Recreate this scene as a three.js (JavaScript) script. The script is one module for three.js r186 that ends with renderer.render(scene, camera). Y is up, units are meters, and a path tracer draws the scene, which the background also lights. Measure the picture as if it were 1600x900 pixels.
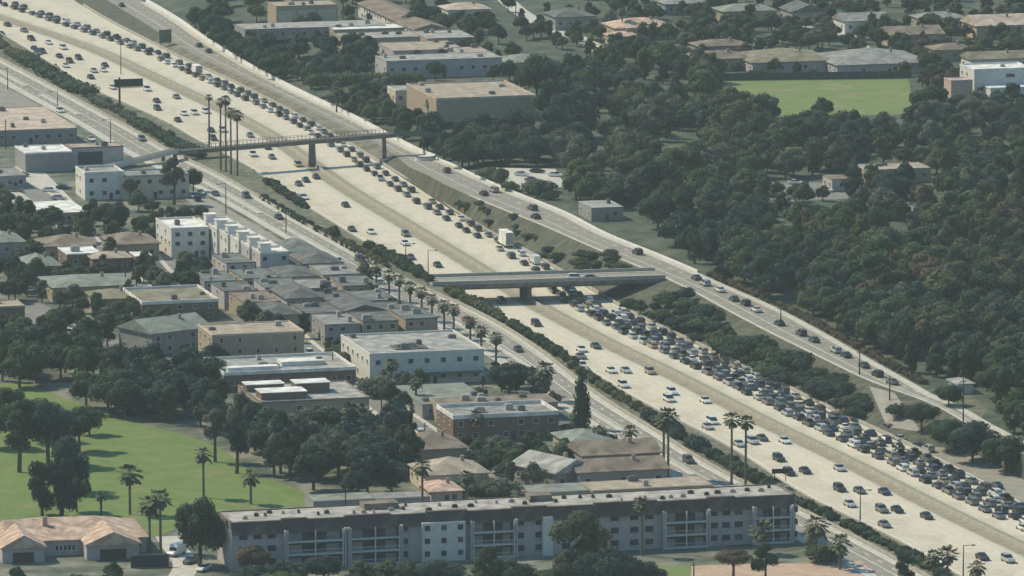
import * as THREE from 'three';
import { mergeGeometries } from 'three/addons/utils/BufferGeometryUtils.js';
import { ImprovedNoise } from 'three/addons/math/ImprovedNoise.js';

// ---------------------------------------------------------------- camera, sky, sun, exposure
const CAM_H = 323, CAM_Z = 2039, FOCAL = 11000, PITCH = 9 * Math.PI / 180;   // focal length in photo pixels (1600 wide)
const scene = new THREE.Scene();
const camera = new THREE.PerspectiveCamera(2 * Math.atan(450 / FOCAL) * 180 / Math.PI, 16 / 9, 10, 12000);
camera.position.set(0, CAM_H, CAM_Z);
camera.rotation.x = -PITCH;
const renderer = new THREE.WebGLRenderer({ antialias: true });
renderer.toneMapping = THREE.LinearToneMapping;
renderer.toneMappingExposure = 0.95;
renderer.shadowMap.enabled = true;

{ // clear, slightly milky sky
  const W = 128, Hh = 64, a = new Float32Array(W * Hh * 4);
  for (let j = 0; j < Hh; j++) for (let i = 0; i < W; i++) {
    const el = ((j + 0.5) / Hh - 0.5) * Math.PI, k = (j * W + i) * 4, s = Math.max(0, Math.sin(el));
    const t = Math.pow(1 - s, 3);
    const c = el < 0 ? [0.30, 0.31, 0.28] : [0.12 + 0.42 * t, 0.34 + 0.40 * t, 0.62 + 0.26 * t];
    a[k] = c[0]; a[k + 1] = c[1]; a[k + 2] = c[2]; a[k + 3] = 1;
  }
  const sky = new THREE.DataTexture(a, W, Hh, THREE.RGBAFormat, THREE.FloatType);
  sky.mapping = THREE.EquirectangularReflectionMapping; sky.magFilter = sky.minFilter = THREE.LinearFilter; sky.needsUpdate = true;
  scene.background = sky; scene.environment = sky;
  scene.backgroundIntensity = scene.environmentIntensity = 0.85;
}
const sun = new THREE.DirectionalLight(new THREE.Color(1.0, 0.88, 0.65), 5.0);
sun.position.set(-620, 760, -300);
sun.target.position.set(0, 0, 0);
sun.castShadow = true;
Object.assign(sun.shadow.camera, { left: -700, right: 700, top: 700, bottom: -700, near: 10, far: 2600 });
sun.shadow.mapSize.set(4096, 4096);
scene.add(sun, sun.target);
scene.fog = new THREE.FogExp2(new THREE.Color(0.58, 0.67, 0.66), 0.000055);

// ---------------------------------------------------------------- helpers
function rng(seed) { let a = seed >>> 0; return () => { a = (a + 0x6D2B79F5) | 0; let t = Math.imul(a ^ (a >>> 15), 1 | a); t = (t + Math.imul(t ^ (t >>> 7), 61 | t)) ^ t; return ((t ^ (t >>> 14)) >>> 0) / 4294967296; }; }
const noise = new ImprovedNoise();
const lerp = (a, b, t) => a + (b - a) * t, clamp = (x, a, b) => Math.min(b, Math.max(a, x));
const smooth = (a, b, x) => { const t = clamp((x - a) / (b - a), 0, 1); return t * t * (3 - 2 * t); };
const ORD = ['first', 'second', 'third', 'fourth', 'fifth', 'sixth', 'seventh', 'eighth', 'ninth', 'tenth', 'eleventh', 'twelfth', 'thirteenth', 'fourteenth', 'fifteenth', 'sixteenth', 'seventeenth', 'eighteenth', 'nineteenth', 'twentieth'];
const TENS = { 2: 'twenty', 3: 'thirty', 4: 'forty', 5: 'fifty', 6: 'sixty' };
const ord = i => i < 20 ? ORD[i] : (i + 1) % 10 ? TENS[Math.floor((i + 1) / 10)] + '-' + ORD[(i + 1) % 10 - 1] : TENS[(i + 1) / 10].replace('y', 'ieth');

// where the line of sight through photo pixel (u, v) meets the level y
function g(u, v, y = 0) {
  const cx = (u - 800) / FOCAL, cy = (450 - v) / FOCAL, c = Math.cos(PITCH), s = Math.sin(PITCH);
  const dy = -s + cy * c, dz = -c - cy * s, t = (y - CAM_H) / dy;
  return [cx * t, CAM_Z + dz * t];
}
const pxm = v => FOCAL * Math.sin(PITCH + Math.atan((v - 450) / FOCAL)) / CAM_H;   // photo pixels per metre on that row

const used = {};
function numbered(name) { const n = used[name] = (used[name] ?? -1) + 1; return n ? name + '_' + String(n).padStart(3, '0') : name; }
function tag(o, label, category, group) { o.userData.label = label; o.userData.category = category; if (group) o.userData.group = group; return o; }
function thing(name, label, category, x, y, z, yaw = 0, group) {
  const o = new THREE.Group(); o.name = numbered(name); o.position.set(x, y, z); o.rotation.y = yaw; scene.add(o);
  return tag(o, label, category, group);
}
function mesh(name, geo, mat, parent) {
  const m = new THREE.Mesh(geo, mat); m.name = parent === scene ? numbered(name) : name; m.castShadow = m.receiveShadow = true; parent.add(m); return m;
}
function structure(name, geo, mat) { const m = mesh(name, geo, mat, scene); m.userData.kind = 'structure'; return m; }
const moved = (geo, x, y, z) => { geo.translate(x, y, z); return geo; };
const box = (w, h, d, x = 0, y = 0, z = 0) => moved(new THREE.BoxGeometry(w, h, d), x, y, z);
function merged(list) { return mergeGeometries(list.map(q => { const r = q.index ? q.toNonIndexed() : q; for (const k of Object.keys(r.attributes)) if (!['position', 'normal', 'uv'].includes(k)) r.deleteAttribute(k); return r; })); }
function boxUV(geo, s = 1) { // metres, by the way each face points
  const p = geo.attributes.position, n = geo.attributes.normal, a = new Float32Array(p.count * 2);
  for (let i = 0; i < p.count; i++) {
    const ax = Math.abs(n.getX(i)), ay = Math.abs(n.getY(i)), az = Math.abs(n.getZ(i));
    const [u, v] = ay > ax && ay > az ? [p.getX(i), p.getZ(i)] : ax > az ? [p.getZ(i), p.getY(i)] : [p.getX(i), p.getY(i)];
    a[2 * i] = u * s; a[2 * i + 1] = v * s;
  }
  geo.setAttribute('uv', new THREE.BufferAttribute(a, 2)); return geo;
}

// ---------------------------------------------------------------- textures and materials
function tex(size, fn, repeatMetres, srgb = true) {
  const a = new Uint8Array(size * size * 4);
  for (let j = 0; j < size; j++) for (let i = 0; i < size; i++) {
    const c = fn(i / size, j / size), k = (j * size + i) * 4;
    for (let q = 0; q < 3; q++) a[k + q] = clamp(c[q], 0, 1) * 255; a[k + 3] = 255;
  }
  const t = new THREE.DataTexture(a, size, size); t.wrapS = t.wrapT = THREE.RepeatWrapping; t.magFilter = THREE.LinearFilter; t.minFilter = THREE.LinearMipmapLinearFilter; t.generateMipmaps = true;
  if (srgb) t.colorSpace = THREE.SRGBColorSpace;
  t.repeat.set(1 / repeatMetres, 1 / repeatMetres); t.needsUpdate = true; return t;
}
// tiling fractal noise, 0..1
function tile(u, v, f, oct, seed) {
  let s = 0, a = 0.5, tot = 0;
  for (let o = 0; o < oct; o++) {
    const q = f * 2 ** o, A = 2 * Math.PI * u, B = 2 * Math.PI * v, r = q / (2 * Math.PI);
    s += a * noise.noise(r * Math.cos(A) + seed, r * Math.sin(A) + r * Math.cos(B) + seed * 1.7, r * Math.sin(B) + seed * 0.3); tot += a; a *= 0.55;
  }
  return clamp(0.5 + 0.75 * s / tot, 0, 1);
}
const S = new THREE.Color();
const srgb = (r, gg, b) => { S.setRGB(r, gg, b); const c = S.clone().convertLinearToSRGB(); return [c.r, c.g, c.b]; };
function mottled(lo, hi, f, metres, seed, size = 256, oct = 5, gain = 1.6) { // two linear colours mixed by noise
  const A = srgb(...lo), B = srgb(...hi);
  return tex(size, (u, v) => { const t = clamp(0.5 + gain * (tile(u, v, f, oct, seed) - 0.5), 0, 1); return [0, 1, 2].map(i => lerp(A[i], B[i], t)); }, metres);
}
const std = (o) => new THREE.MeshStandardMaterial({ roughness: 0.95, metalness: 0, ...o });
const lin = (r, gg, b) => new THREE.Color().setRGB(r, gg, b);
const flat = (r, gg, b, rough = 0.9) => std({ color: lin(r, gg, b), roughness: rough });

// concrete lanes: grain, tyre-darkened wheel tracks with broken edges, slab joints
function laneTex(seed, base, dark) {
  const A = srgb(...base), B = srgb(...dark), size = 512;
  return tex(size, (u, v) => {
    const grain = tile(u, v, 24, 4, seed), patch = tile(u, v, 3, 4, seed + 5), long = tile(u, v * 0 + 0.13, 20, 3, seed + 9);
    const lane = (u * 6) % 1, track = Math.max(0, 1 - Math.abs(Math.abs(lane - 0.5) - 0.22) / 0.13);
    const joint = (v * 8) % 1 < 0.012 || lane < 0.02 ? 0.25 : 0;
    const t = clamp(0.10 + 0.5 * (grain - 0.5) + 0.55 * (patch - 0.5) + 0.35 * (long - 0.5) + 0.34 * track * tile(u, v, 9, 3, seed + 2) + joint, 0, 1);
    return [0, 1, 2].map(i => lerp(A[i], B[i], t));
  }, 21.6);
}
const M = {};
M.lanes = std({ map: laneTex(1, [0.585, 0.53, 0.42], [0.32, 0.28, 0.215]), roughness: 0.85 });
M.shoulder = std({ map: mottled([0.215, 0.19, 0.13], [0.33, 0.295, 0.215], 5, 14, 3), roughness: 0.9 });
M.asphalt = std({ map: mottled([0.20, 0.185, 0.155], [0.31, 0.285, 0.24], 6, 16, 4), roughness: 0.92 });
M.street = std({ map: mottled([0.15, 0.145, 0.14], [0.25, 0.24, 0.22], 6, 16, 14), roughness: 0.92 });
M.ramp = std({ map: mottled([0.23, 0.215, 0.18], [0.33, 0.31, 0.26], 6, 16, 24), roughness: 0.92 });
M.walk = std({ map: mottled([0.40, 0.38, 0.33], [0.56, 0.53, 0.46], 6, 9, 6), roughness: 0.9 });
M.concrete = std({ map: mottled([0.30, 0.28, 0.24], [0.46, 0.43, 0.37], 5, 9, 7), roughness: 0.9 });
M.white = std({ map: mottled([0.62, 0.61, 0.57], [0.78, 0.77, 0.73], 5, 9, 8), roughness: 0.8 });
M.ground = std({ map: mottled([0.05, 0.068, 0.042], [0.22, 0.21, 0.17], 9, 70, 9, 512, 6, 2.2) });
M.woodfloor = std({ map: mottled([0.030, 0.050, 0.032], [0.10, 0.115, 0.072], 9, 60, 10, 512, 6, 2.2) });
function grassTex(lo, hi, dry, metres, seed) { // mown grass with dry spots
  const A = srgb(...lo), B = srgb(...hi), C = srgb(...dry);
  return tex(512, (u, v) => { const t = clamp(0.5 + 1.5 * (tile(u, v, 16, 6, seed) - 0.5), 0, 1), d = smooth(0.60, 0.72, tile(u, v, 9, 5, seed + 7)) * 0.75; return [0, 1, 2].map(i => lerp(lerp(A[i], B[i], t), C[i], d)); }, metres);
}
M.lawn = std({ map: grassTex([0.096, 0.158, 0.034], [0.160, 0.212, 0.056], [0.20, 0.19, 0.085], 76, 11) });
M.field = std({ map: grassTex([0.112, 0.172, 0.046], [0.180, 0.215, 0.076], [0.25, 0.21, 0.11], 90, 12) });
M.ivy = std({ map: mottled([0.075, 0.082, 0.05], [0.19, 0.185, 0.125], 12, 24, 13, 512, 5, 2.4) });
M.bank = std({ map: mottled([0.045, 0.052, 0.034], [0.115, 0.112, 0.074], 12, 26, 15, 512, 5, 2.2) });
M.dirt = std({ map: mottled([0.10, 0.098, 0.066], [0.235, 0.205, 0.145], 9, 24, 16, 256, 5, 2.2) });
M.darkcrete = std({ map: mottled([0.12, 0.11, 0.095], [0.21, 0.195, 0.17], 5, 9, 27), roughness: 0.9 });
M.paving = std({ map: mottled([0.38, 0.26, 0.19], [0.52, 0.38, 0.29], 6, 14, 17) });
M.paint = flat(0.78, 0.77, 0.72, 0.7);
M.pane2 = std({ color: lin(0.07, 0.073, 0.078), roughness: 0.7 }); M.pane3 = std({ color: lin(0.022, 0.028, 0.04), roughness: 0.55 });
M.glass = std({ color: lin(0.016, 0.02, 0.026), roughness: 0.16 });
M.pane = std({ color: lin(0.010, 0.014, 0.022), roughness: 0.7 });
M.rubber = flat(0.012, 0.012, 0.013);
M.steel = std({ color: lin(0.13, 0.13, 0.125), roughness: 0.55, metalness: 0.3 });
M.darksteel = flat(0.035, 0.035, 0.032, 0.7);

// ---------------------------------------------------------------- the lines of the road corridor, as x for every z
const FREE = -6;                                          // the freeway runs in a cutting
const hFF = z => lerp(-4.6, 0, smooth(-335, -215, z));    // the far frontage road climbs out of it
function line(pts, level) {
  const w = pts.map(([u, v]) => { let y = typeof level === 'function' ? 0 : level, p = g(u, v, y); if (typeof level === 'function') for (let i = 0; i < 8; i++) { y = level(p[1]); p = g(u, v, y); } return p; });
  const n = w.length, sl = [], m = [];
  for (let i = 0; i < n - 1; i++) sl.push((w[i + 1][0] - w[i][0]) / (w[i + 1][1] - w[i][1]));
  m[0] = sl[0]; m[n - 1] = sl[n - 2];
  for (let i = 1; i < n - 1; i++) m[i] = (sl[i - 1] + sl[i]) / 2;
  const END = 0.30;
  const raw = z => {
    if (z <= w[0][1]) return w[0][0] + (z - w[0][1]) * END;
    if (z >= w[n - 1][1]) return w[n - 1][0] + (z - w[n - 1][1]) * END;
    let i = 0; while (z > w[i + 1][1]) i++;
    const h = w[i + 1][1] - w[i][1], t = (z - w[i][1]) / h, a = t * t * t, b = t * t;
    return (2 * a - 3 * b + 1) * w[i][0] + (a - 2 * b + t) * h * m[i] + (-2 * a + 3 * b) * w[i + 1][0] + (a - b) * h * m[i + 1];
  };
  return z => { let s = 0, k = 0; for (let d = -24; d <= 24; d += 8) { const q = 1 - Math.abs(d) / 32; s += q * raw(z + d); k += q; } return s / k; };
}
const xM = line([[-60, 7], [0, 27], [150, 78], [225, 113], [287, 142], [350, 172], [420, 210], [478, 250], [540, 294], [620, 342], [700, 390], [756, 424], [805, 456], [854, 486], [900, 510], [950, 537], [1025, 572], [1100, 610], [1200, 662], [1320, 719], [1400, 760], [1500, 810], [1600, 858], [1700, 906]], FREE);
const NE = [[-70, 12], [0, 52], [60, 88], [97, 110], [150, 143], [200, 165], [276, 200], [304, 218], [368, 250], [412, 276], [444, 302], [500, 336], [574, 382], [640, 420], [700, 453], [750, 477], [800, 509], [850, 538], [900, 566], [950, 598], [1000, 628], [1050, 654], [1096, 676], [1172, 718], [1230, 758], [1288, 792], [1340, 815], [1412, 850], [1475, 887], [1540, 925]];
const xCrest = line(NE, 0), xToe0 = line(NE, FREE), xToe = z => Math.max(xToe0(z) - 1.5, xCrest(z) + 2);
const FEpts = [[70, -30], [160, 28], [225, 62], [300, 100], [350, 122], [400, 147], [500, 200], [560, 235], [640, 285], [700, 325], [760, 362], [830, 398], [900, 440], [960, 475], [1025, 510], [1075, 532], [1137, 562], [1197, 590], [1280, 632], [1340, 660], [1472, 722], [1600, 792], [1700, 850]];
const xFE = line(FEpts, FREE);
const xBT0 = line([[70, -30], [300, 100], [560, 235], [830, 398], [1025, 510], [1197, 590], [1330, 654], [1392, 664], [1470, 682], [1546, 722], [1600, 750], [1700, 800]], FREE), xBT = z => z < 230 ? xFE(z) : Math.max(xBT0(z), xFE(z));
const xNF = line([[-60, 62], [0, 94], [80, 136], [172, 186], [220, 212], [256, 234], [342, 275], [400, 308], [450, 338], [500, 366], [550, 394], [600, 423], [660, 452], [740, 487], [810, 527], [850, 555], [920, 610], [975, 647], [1012, 668], [1060, 700], [1120, 736], [1200, 776], [1257, 802], [1300, 824], [1412, 884], [1480, 922]], 0);
const xNH = line([[-60, 92], [0, 128], [64, 163], [128, 198], [190, 236], [300, 290], [400, 346], [440, 370], [480, 392], [520, 416], [560, 440], [600, 463], [640, 488], [680, 510], [720, 535], [770, 560], [810, 587], [857, 624], [920, 664], [1030, 734], [1080, 762], [1130, 788], [1200, 822], [1290, 866], [1380, 915]], 0);
const xFN0 = line([[100, -40], [175, 5], [240, 45], [290, 78], [350, 108], [420, 140], [500, 180], [560, 210], [608, 235], [660, 274], [708, 294], [760, 318], [840, 349], [900, 376], [975, 408], [1052, 440], [1130, 482], [1200, 519], [1245, 541], [1325, 580], [1380, 606], [1445, 624], [1500, 657], [1600, 712], [1700, 766]], hFF);
const xFN = z => Math.max(xFN0(z), xBT(z) + 1.2);
const xFF0 = line([[140, -42], [220, 0], [275, 32], [325, 67], [400, 112], [475, 150], [560, 190], [604, 214], [636, 230], [704, 258], [740, 277], [780, 293], [830, 314], [870, 328], [950, 370], [1000, 389], [1075, 420], [1145, 452], [1200, 475], [1262, 507], [1307, 532], [1355, 560], [1400, 585], [1450, 613], [1500, 645], [1600, 700], [1700, 755]], hFF);
const xFF = z => Math.max(xFF0(z), xFN(z) + 6);

function level(x, z) {
  const c = xCrest(z), t = xToe(z), b = xBT(z), n = xFN(z), f = xFF(z), h = hFF(z);
  if (x <= c) return 0;
  if (x < t) return lerp(0, FREE, (x - c) / (t - c));
  if (x <= b) return FREE;
  if (x < n) return lerp(FREE, h, (x - b) / (n - b));
  if (x <= f) return h;
  return lerp(h, 0, clamp((x - f) / 40, 0, 1));
}
function at(u, v) { let y = 0, p = g(u, v, 0); for (let i = 0; i < 14; i++) { y = lerp(y, level(p[0], p[1]), 0.6); p = g(u, v, y); } return [p[0], level(p[0], p[1]), p[1]]; }

const ZS = []; for (let z = -4200; z < -860; z += 120) ZS.push(z); for (let z = -860; z < 520; z += 5) ZS.push(z); for (let z = 520; z < 2800; z += 120) ZS.push(z);
function strip(za, zb, cols, uvAt, step) { // cols: functions z -> [x, y]
  const zs = step ? Array.from({ length: Math.max(2, Math.round((zb - za) / step) + 1) }, (_, i, n) => za + (zb - za) * i / Math.max(1, Math.round((zb - za) / step))) : ZS.filter(z => z >= za && z <= zb);
  const P = [], U = [], I = [], n = cols.length;
  for (const z of zs) for (const c of cols) { const [x, y] = c(z); P.push(x, y, z); U.push(...uvAt(x, z)); }
  for (let i = 0; i < zs.length - 1; i++) for (let j = 0; j < n - 1; j++) { const a = i * n + j; I.push(a, a + n, a + 1, a + 1, a + n, a + n + 1); }
  const q = new THREE.BufferGeometry();
  q.setAttribute('position', new THREE.Float32BufferAttribute(P, 3)); q.setAttribute('uv', new THREE.Float32BufferAttribute(U, 2)); q.setIndex(I); q.computeVertexNormals(); return q;
}
const uvRoad = (x, z) => [x - xM(z), z], uvPlain = (x, z) => [x, z];
const L = (f, y, dx = 0) => z => [f(z) + dx, typeof y === 'function' ? y(z) : y];
const Z0 = -4300, Z1 = 2700;

// ground of the left side, with the verge between the frontage road and the cutting
structure('ground', strip(Z0, Z1, [z => [xNH(z) - 4000, 0], z => [xNH(z) - 300, 0], L(xNH, 0)], uvPlain), M.ground);
structure('frontage_road', strip(Z0, Z1, [L(xNH, 0), L(xNF, 0)], uvRoad), M.asphalt);
structure('verge', strip(Z0, Z1, [L(xNF, 0), L(xCrest, 0)], uvPlain), M.ivy);
structure('cutting_slope', strip(Z0, Z1, [L(xCrest, 0), L(xToe, FREE)], uvPlain), M.ivy);
structure('freeway', strip(Z0, Z1, [L(xToe, FREE), L(xM, FREE, -4.4)], uvRoad), M.lanes);
structure('freeway_shoulder', strip(Z0, Z1, [L(xM, FREE, -4.4), L(xM, FREE), L(xM, FREE, 4.4)], uvRoad), M.shoulder);
structure('freeway', strip(Z0, Z1, [L(xM, FREE, 4.4), L(xFE, FREE)], uvRoad), M.lanes);
structure('ramp_road', strip(Z0, Z1, [L(xFE, FREE), L(xBT, FREE)], uvRoad), M.ramp);
const zBank = -318, zDirt = -640;
structure('bank', strip(Z0, zDirt, [L(xBT, FREE), L(xFN, hFF)], uvPlain), M.bank);
structure('bank', strip(zDirt, zBank, [L(xBT, FREE), L(xFN, hFF)], uvPlain), M.dirt);
structure('bank', strip(zBank, Z1, [L(xBT, FREE), L(xFN, hFF)], uvPlain), M.bank);
structure('frontage_road', strip(Z0, Z1, [L(xFN, hFF), L(xFF, hFF)], uvRoad), M.asphalt);
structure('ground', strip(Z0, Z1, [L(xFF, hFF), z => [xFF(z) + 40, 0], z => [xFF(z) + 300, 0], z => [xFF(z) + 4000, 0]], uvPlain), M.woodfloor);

// ---------------------------------------------------------------- painted lines, barriers, walls, pavements along the corridor
function ribbon(off, w, z0, z1, y, dash) { // off: z -> x of the centre
  const list = [];
  const seg = (a, b) => list.push(strip(a, b, [z => [off(z) - w / 2, y(z)], z => [off(z) + w / 2, y(z)]], uvPlain, Math.min(6, b - a)));
  if (!dash) seg(z0, z1); else for (let z = z0; z < z1; z += dash) seg(z, z + dash * 0.3);
  return merged(list);
}
const cst = y => () => y;
for (const k of [7.9, 11.5, 15.1, 18.7]) {
  structure('lane_marking', ribbon(z => xM(z) - k, 0.14, -760, 440, cst(FREE + 0.006), 12), M.paint);
  structure('lane_marking', ribbon(z => xM(z) + k, 0.14, -760, 440, cst(FREE + 0.006), 12), M.paint);
}
for (const k of [-4.1, 4.1]) structure('edge_marking', ribbon(z => xM(z) + k, 0.18, -760, 440, cst(FREE + 0.006)), M.paint);
structure('edge_marking', ribbon(z => xToe(z) + 3.0, 0.18, -760, 440, cst(FREE + 0.006)), M.paint);
structure('edge_marking', ribbon(z => xFE(z) - 0.5, 0.18, -760, 440, cst(FREE + 0.006)), M.paint);
structure('edge_marking', ribbon(z => xFE(z) + 1.2, 0.3, 236, 440, cst(FREE + 0.006)), M.paint);
// near frontage road: two lanes each way round a planted island
const nfAt = k => z => lerp(xNH(z), xNF(z), k);
for (const [k, dash] of [[0.30, 9], [0.56, 0], [0.73, 9], [0.885, 0], [0.20, 0]]) structure('lane_marking', ribbon(nfAt(k), 0.22, -760, 440, cst(0.006), dash), M.paint);
function kerbed(za, zb, lo, hi, y, h) { // a raised slab between two lines with vertical sides
  return strip(za, zb, [z => [lo(z), y(z)], z => [lo(z), y(z) + h], z => [lo(z) + 0.001, y(z) + h], z => [hi(z) - 0.001, y(z) + h], z => [hi(z), y(z) + h], z => [hi(z), y(z)]], uvPlain, 6);
}
structure('pavement', kerbed(-760, 440, z => xNH(z) - 0.2, z => xNH(z) + 2.6, cst(0.004), 0.13), M.walk);
structure('pavement', kerbed(-760, 440, z => xNF(z) - 1.5, z => xNF(z) + 0.1, cst(0.004), 0.13), M.walk);
structure('pavement', kerbed(-760, 440, z => xFF(z) - 2.2, z => xFF(z) + 0.3, z => hFF(z) + 0.004, 0.13), M.walk);
structure('pavement', kerbed(-190, 225, z => xFN(z) - 0.1, z => xFN(z) + 0.9, z => hFF(z) + 0.004, 0.13), M.walk);
for (const k of [0.34, 0.66]) structure('lane_marking', ribbon(z => lerp(xFN(z), xFF(z), k), 0.2, -760, 330, z => hFF(z) + 0.006, k < 0.5 ? 0 : 9), M.paint);
for (const [a, b] of [[-640, -585], [-520, -462], [-440, -385], [-225, -150], [-120, -60], [60, 150], [190, 300]])
  structure('traffic_island', kerbed(a, b, z => nfAt(0.43)(z) - 0.9, z => nfAt(0.43)(z) + 0.9, cst(0.004), 0.15), M.walk);

function wall(name, za, zb, mid, w, y, h, mat, label, category) {
  const q = strip(za, zb, [z => [mid(z) - w / 2, y(z)], z => [mid(z) - w / 2 * 0.7, y(z) + h], z => [mid(z) + w / 2 * 0.7, y(z) + h], z => [mid(z) + w / 2, y(z)]], (x, z) => [z, x * 3], 6);
  q.computeVertexNormals(); const fl = q.toNonIndexed(); fl.computeVertexNormals();
  return tag(mesh(name, fl, mat, scene), label, category);
}
wall('median_barrier', -760, 440, xM, 0.6, cst(FREE), 1.0, M.concrete, 'long low concrete barrier down the middle of the freeway between both directions', 'barrier');
wall('parapet_wall', -760, 440, z => xNF(z) + 0.5, 0.35, cst(0), 0.9, M.concrete, 'pale low wall along the near frontage road on its freeway side', 'wall');
wall('roadside_wall', -760, -300, z => xFF(z) + 0.6, 0.4, hFF, 1.5, M.white, 'bright low wall edging the far frontage road above the footbridge', 'wall');
wall('roadside_wall', -300, -30, z => xFF(z) + 0.6, 0.3, hFF, 0.7, M.white, 'pale low wall edging the far frontage road between the two bridges', 'wall');
wall('retaining_wall', -760, 440, z => xToe(z) - 0.3, 0.5, cst(FREE), 1.4, M.concrete, 'grey concrete wall at the near foot of the cutting beside the light traffic', 'wall');
wall('guard_wall', -760, 240, z => xFE(z) + 0.4, 0.5, cst(FREE), 0.9, M.concrete, 'low concrete barrier on the far edge of the jammed carriageway', 'barrier');

// the slip road that comes down from the far frontage road
{
  const n = 16, m = 4, P = [], U = [], I = [];
  for (let i = 0; i <= n; i++) for (let k = 0; k <= m; k++) {
    const t = i / n, a = at(lerp(lerp(1358, 1386, t), lerp(1398, 1440, t), k / m), lerp(lerp(604, 668, t), lerp(615, 676, t), k / m));
    P.push(a[0], a[1] + 0.14, a[2]); U.push(a[0], a[2]);
    if (i < n && k < m) { const q = i * (m + 1) + k; I.push(q, q + m + 1, q + 1, q + 1, q + m + 1, q + m + 2); }
  }
  const q = new THREE.BufferGeometry(); q.setAttribute('position', new THREE.Float32BufferAttribute(P, 3)); q.setAttribute('uv', new THREE.Float32BufferAttribute(U, 2)); q.setIndex(I); q.computeVertexNormals();
  structure('slip_road', q, M.ramp);
}

// flat sheets of ground given by photo pixels
const keepOut = [];
function patch(name, pts, mat, lift = 0.03, kind = true, keep = true) {
  const w = pts.map(([u, v]) => g(u, v, 0));
  const sh = new THREE.Shape(w.map(([x, z]) => new THREE.Vector2(x, -z)));
  const q = new THREE.ShapeGeometry(sh); q.rotateX(-Math.PI / 2); q.translate(0, lift, 0);
  const p = q.attributes.position, a = new Float32Array(p.count * 2); for (let i = 0; i < p.count; i++) { a[2 * i] = p.getX(i); a[2 * i + 1] = p.getZ(i); }
  q.setAttribute('uv', new THREE.BufferAttribute(a, 2));
  if (keep) keepOut.push({ poly: w });
  const m = mesh(name, q, mat, scene); m.userData.kind = 'structure'; return m;
}
function street(name, pts, width, mat, lift = 0.03, side = 0) {
  const w = pts.map(([u, v]) => new THREE.Vector3(g(u, v, 0)[0], 0, g(u, v, 0)[1]));
  const c = new THREE.CatmullRomCurve3(w), n = 40, P = [], U = [], I = [];
  const row = (off0, off1, y) => { P.length = U.length = I.length = 0; for (let i = 0; i <= n; i++) { const p = c.getPoint(i / n), t = c.getTangent(i / n), nx = -t.z, nz = t.x; for (const o of [off0, off1]) { P.push(p.x + nx * o, y, p.z + nz * o); U.push(p.x + nx * o, p.z + nz * o); } if (i < n) { const k = 2 * i; I.push(k, k + 1, k + 2, k + 1, k + 3, k + 2); } } const q = new THREE.BufferGeometry(); q.setAttribute('position', new THREE.Float32BufferAttribute(P, 3)); q.setAttribute('uv', new THREE.Float32BufferAttribute(U, 2)); q.setIndex([...I]); q.computeVertexNormals(); return q; };
  structure(name, row(-width / 2, width / 2, lift), mat);
  if (side) { structure('pavement', row(width / 2, width / 2 + side, lift + 0.1), M.walk); structure('pavement', row(-width / 2 - side, -width / 2, lift + 0.1), M.walk); }
  for (let i = 0; i <= n; i += 2) { const p = c.getPoint(i / n); keepOut.push({ x: p.x, z: p.z, r: width / 2 + 1 }); }
  return c;
}
patch('park_lawn', [[-40, 598], [40, 600], [130, 632], [200, 658], [290, 680], [345, 700], [400, 742], [475, 768], [478, 790], [330, 800], [250, 838], [-40, 838]], M.lawn, 0.03, true, false);
patch('sports_field', [[1132, 127], [1420, 124], [1428, 178], [1300, 182], [1146, 182]], M.field, 0.03);
patch('car_park', [[774, 262], [868, 264], [884, 292], [800, 296]], M.walk, 0.03);
patch('car_park', [[1180, 286], [1300, 285], [1345, 310], [1250, 313]], M.street, 0.03);
patch('car_park', [[0, 262], [60, 258], [118, 318], [40, 330], [0, 300]], M.walk, 0.03);
patch('grass_patch', [[1440, 610], [1500, 604], [1545, 640], [1530, 655]], M.ivy, 0.03);
patch('car_park', [[-30, 114], [0, 130], [64, 166], [124, 198], [104, 180], [-30, 172]], M.asphalt, 0.03);
patch('forecourt', [[302, 296], [398, 350], [440, 376], [404, 384], [330, 346], [288, 310]], M.ramp, 0.03);
patch('car_park', [[1350, 317], [1436, 316], [1440, 330], [1352, 331]], M.street, 0.03);
patch('plaza', [[1015, 884], [1190, 880], [1192, 930], [1015, 930]], M.field, 0.03);
patch('terrace', [[1080, 884], [1260, 880], [1345, 876], [1400, 930], [1080, 930]], M.paving, 0.045);
patch('car_park', [[-20, 480], [60, 474], [160, 510], [190, 536], [120, 545], [-20, 500]], M.street, 0.04);
street('side_street', [[268, 396], [300, 430], [420, 500], [482, 552], [545, 588], [620, 650], [690, 698], [785, 762], [850, 800]], 8, M.street, 0.035, 1.6);
street('side_street', [[-20, 268], [50, 300], [110, 350], [150, 400], [240, 470], [300, 520]], 8, M.street, 0.035, 1.2);
street('back_lane', [[370, 806], [600, 795], [900, 780], [1180, 766]], 6, M.street, 0.04);
street('driveway', [[262, 925], [290, 885], [275, 858], [262, 838]], 6, M.walk, 0.04);
street('residential_road', [[770, -20], [815, 20], [860, 44], [905, 60], [945, 84], [960, 110]], 7, M.walk, 0.04);
street('residential_road', [[1190, 36], [1290, 44], [1350, 78], [1375, 96]], 7, M.walk, 0.04);

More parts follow.
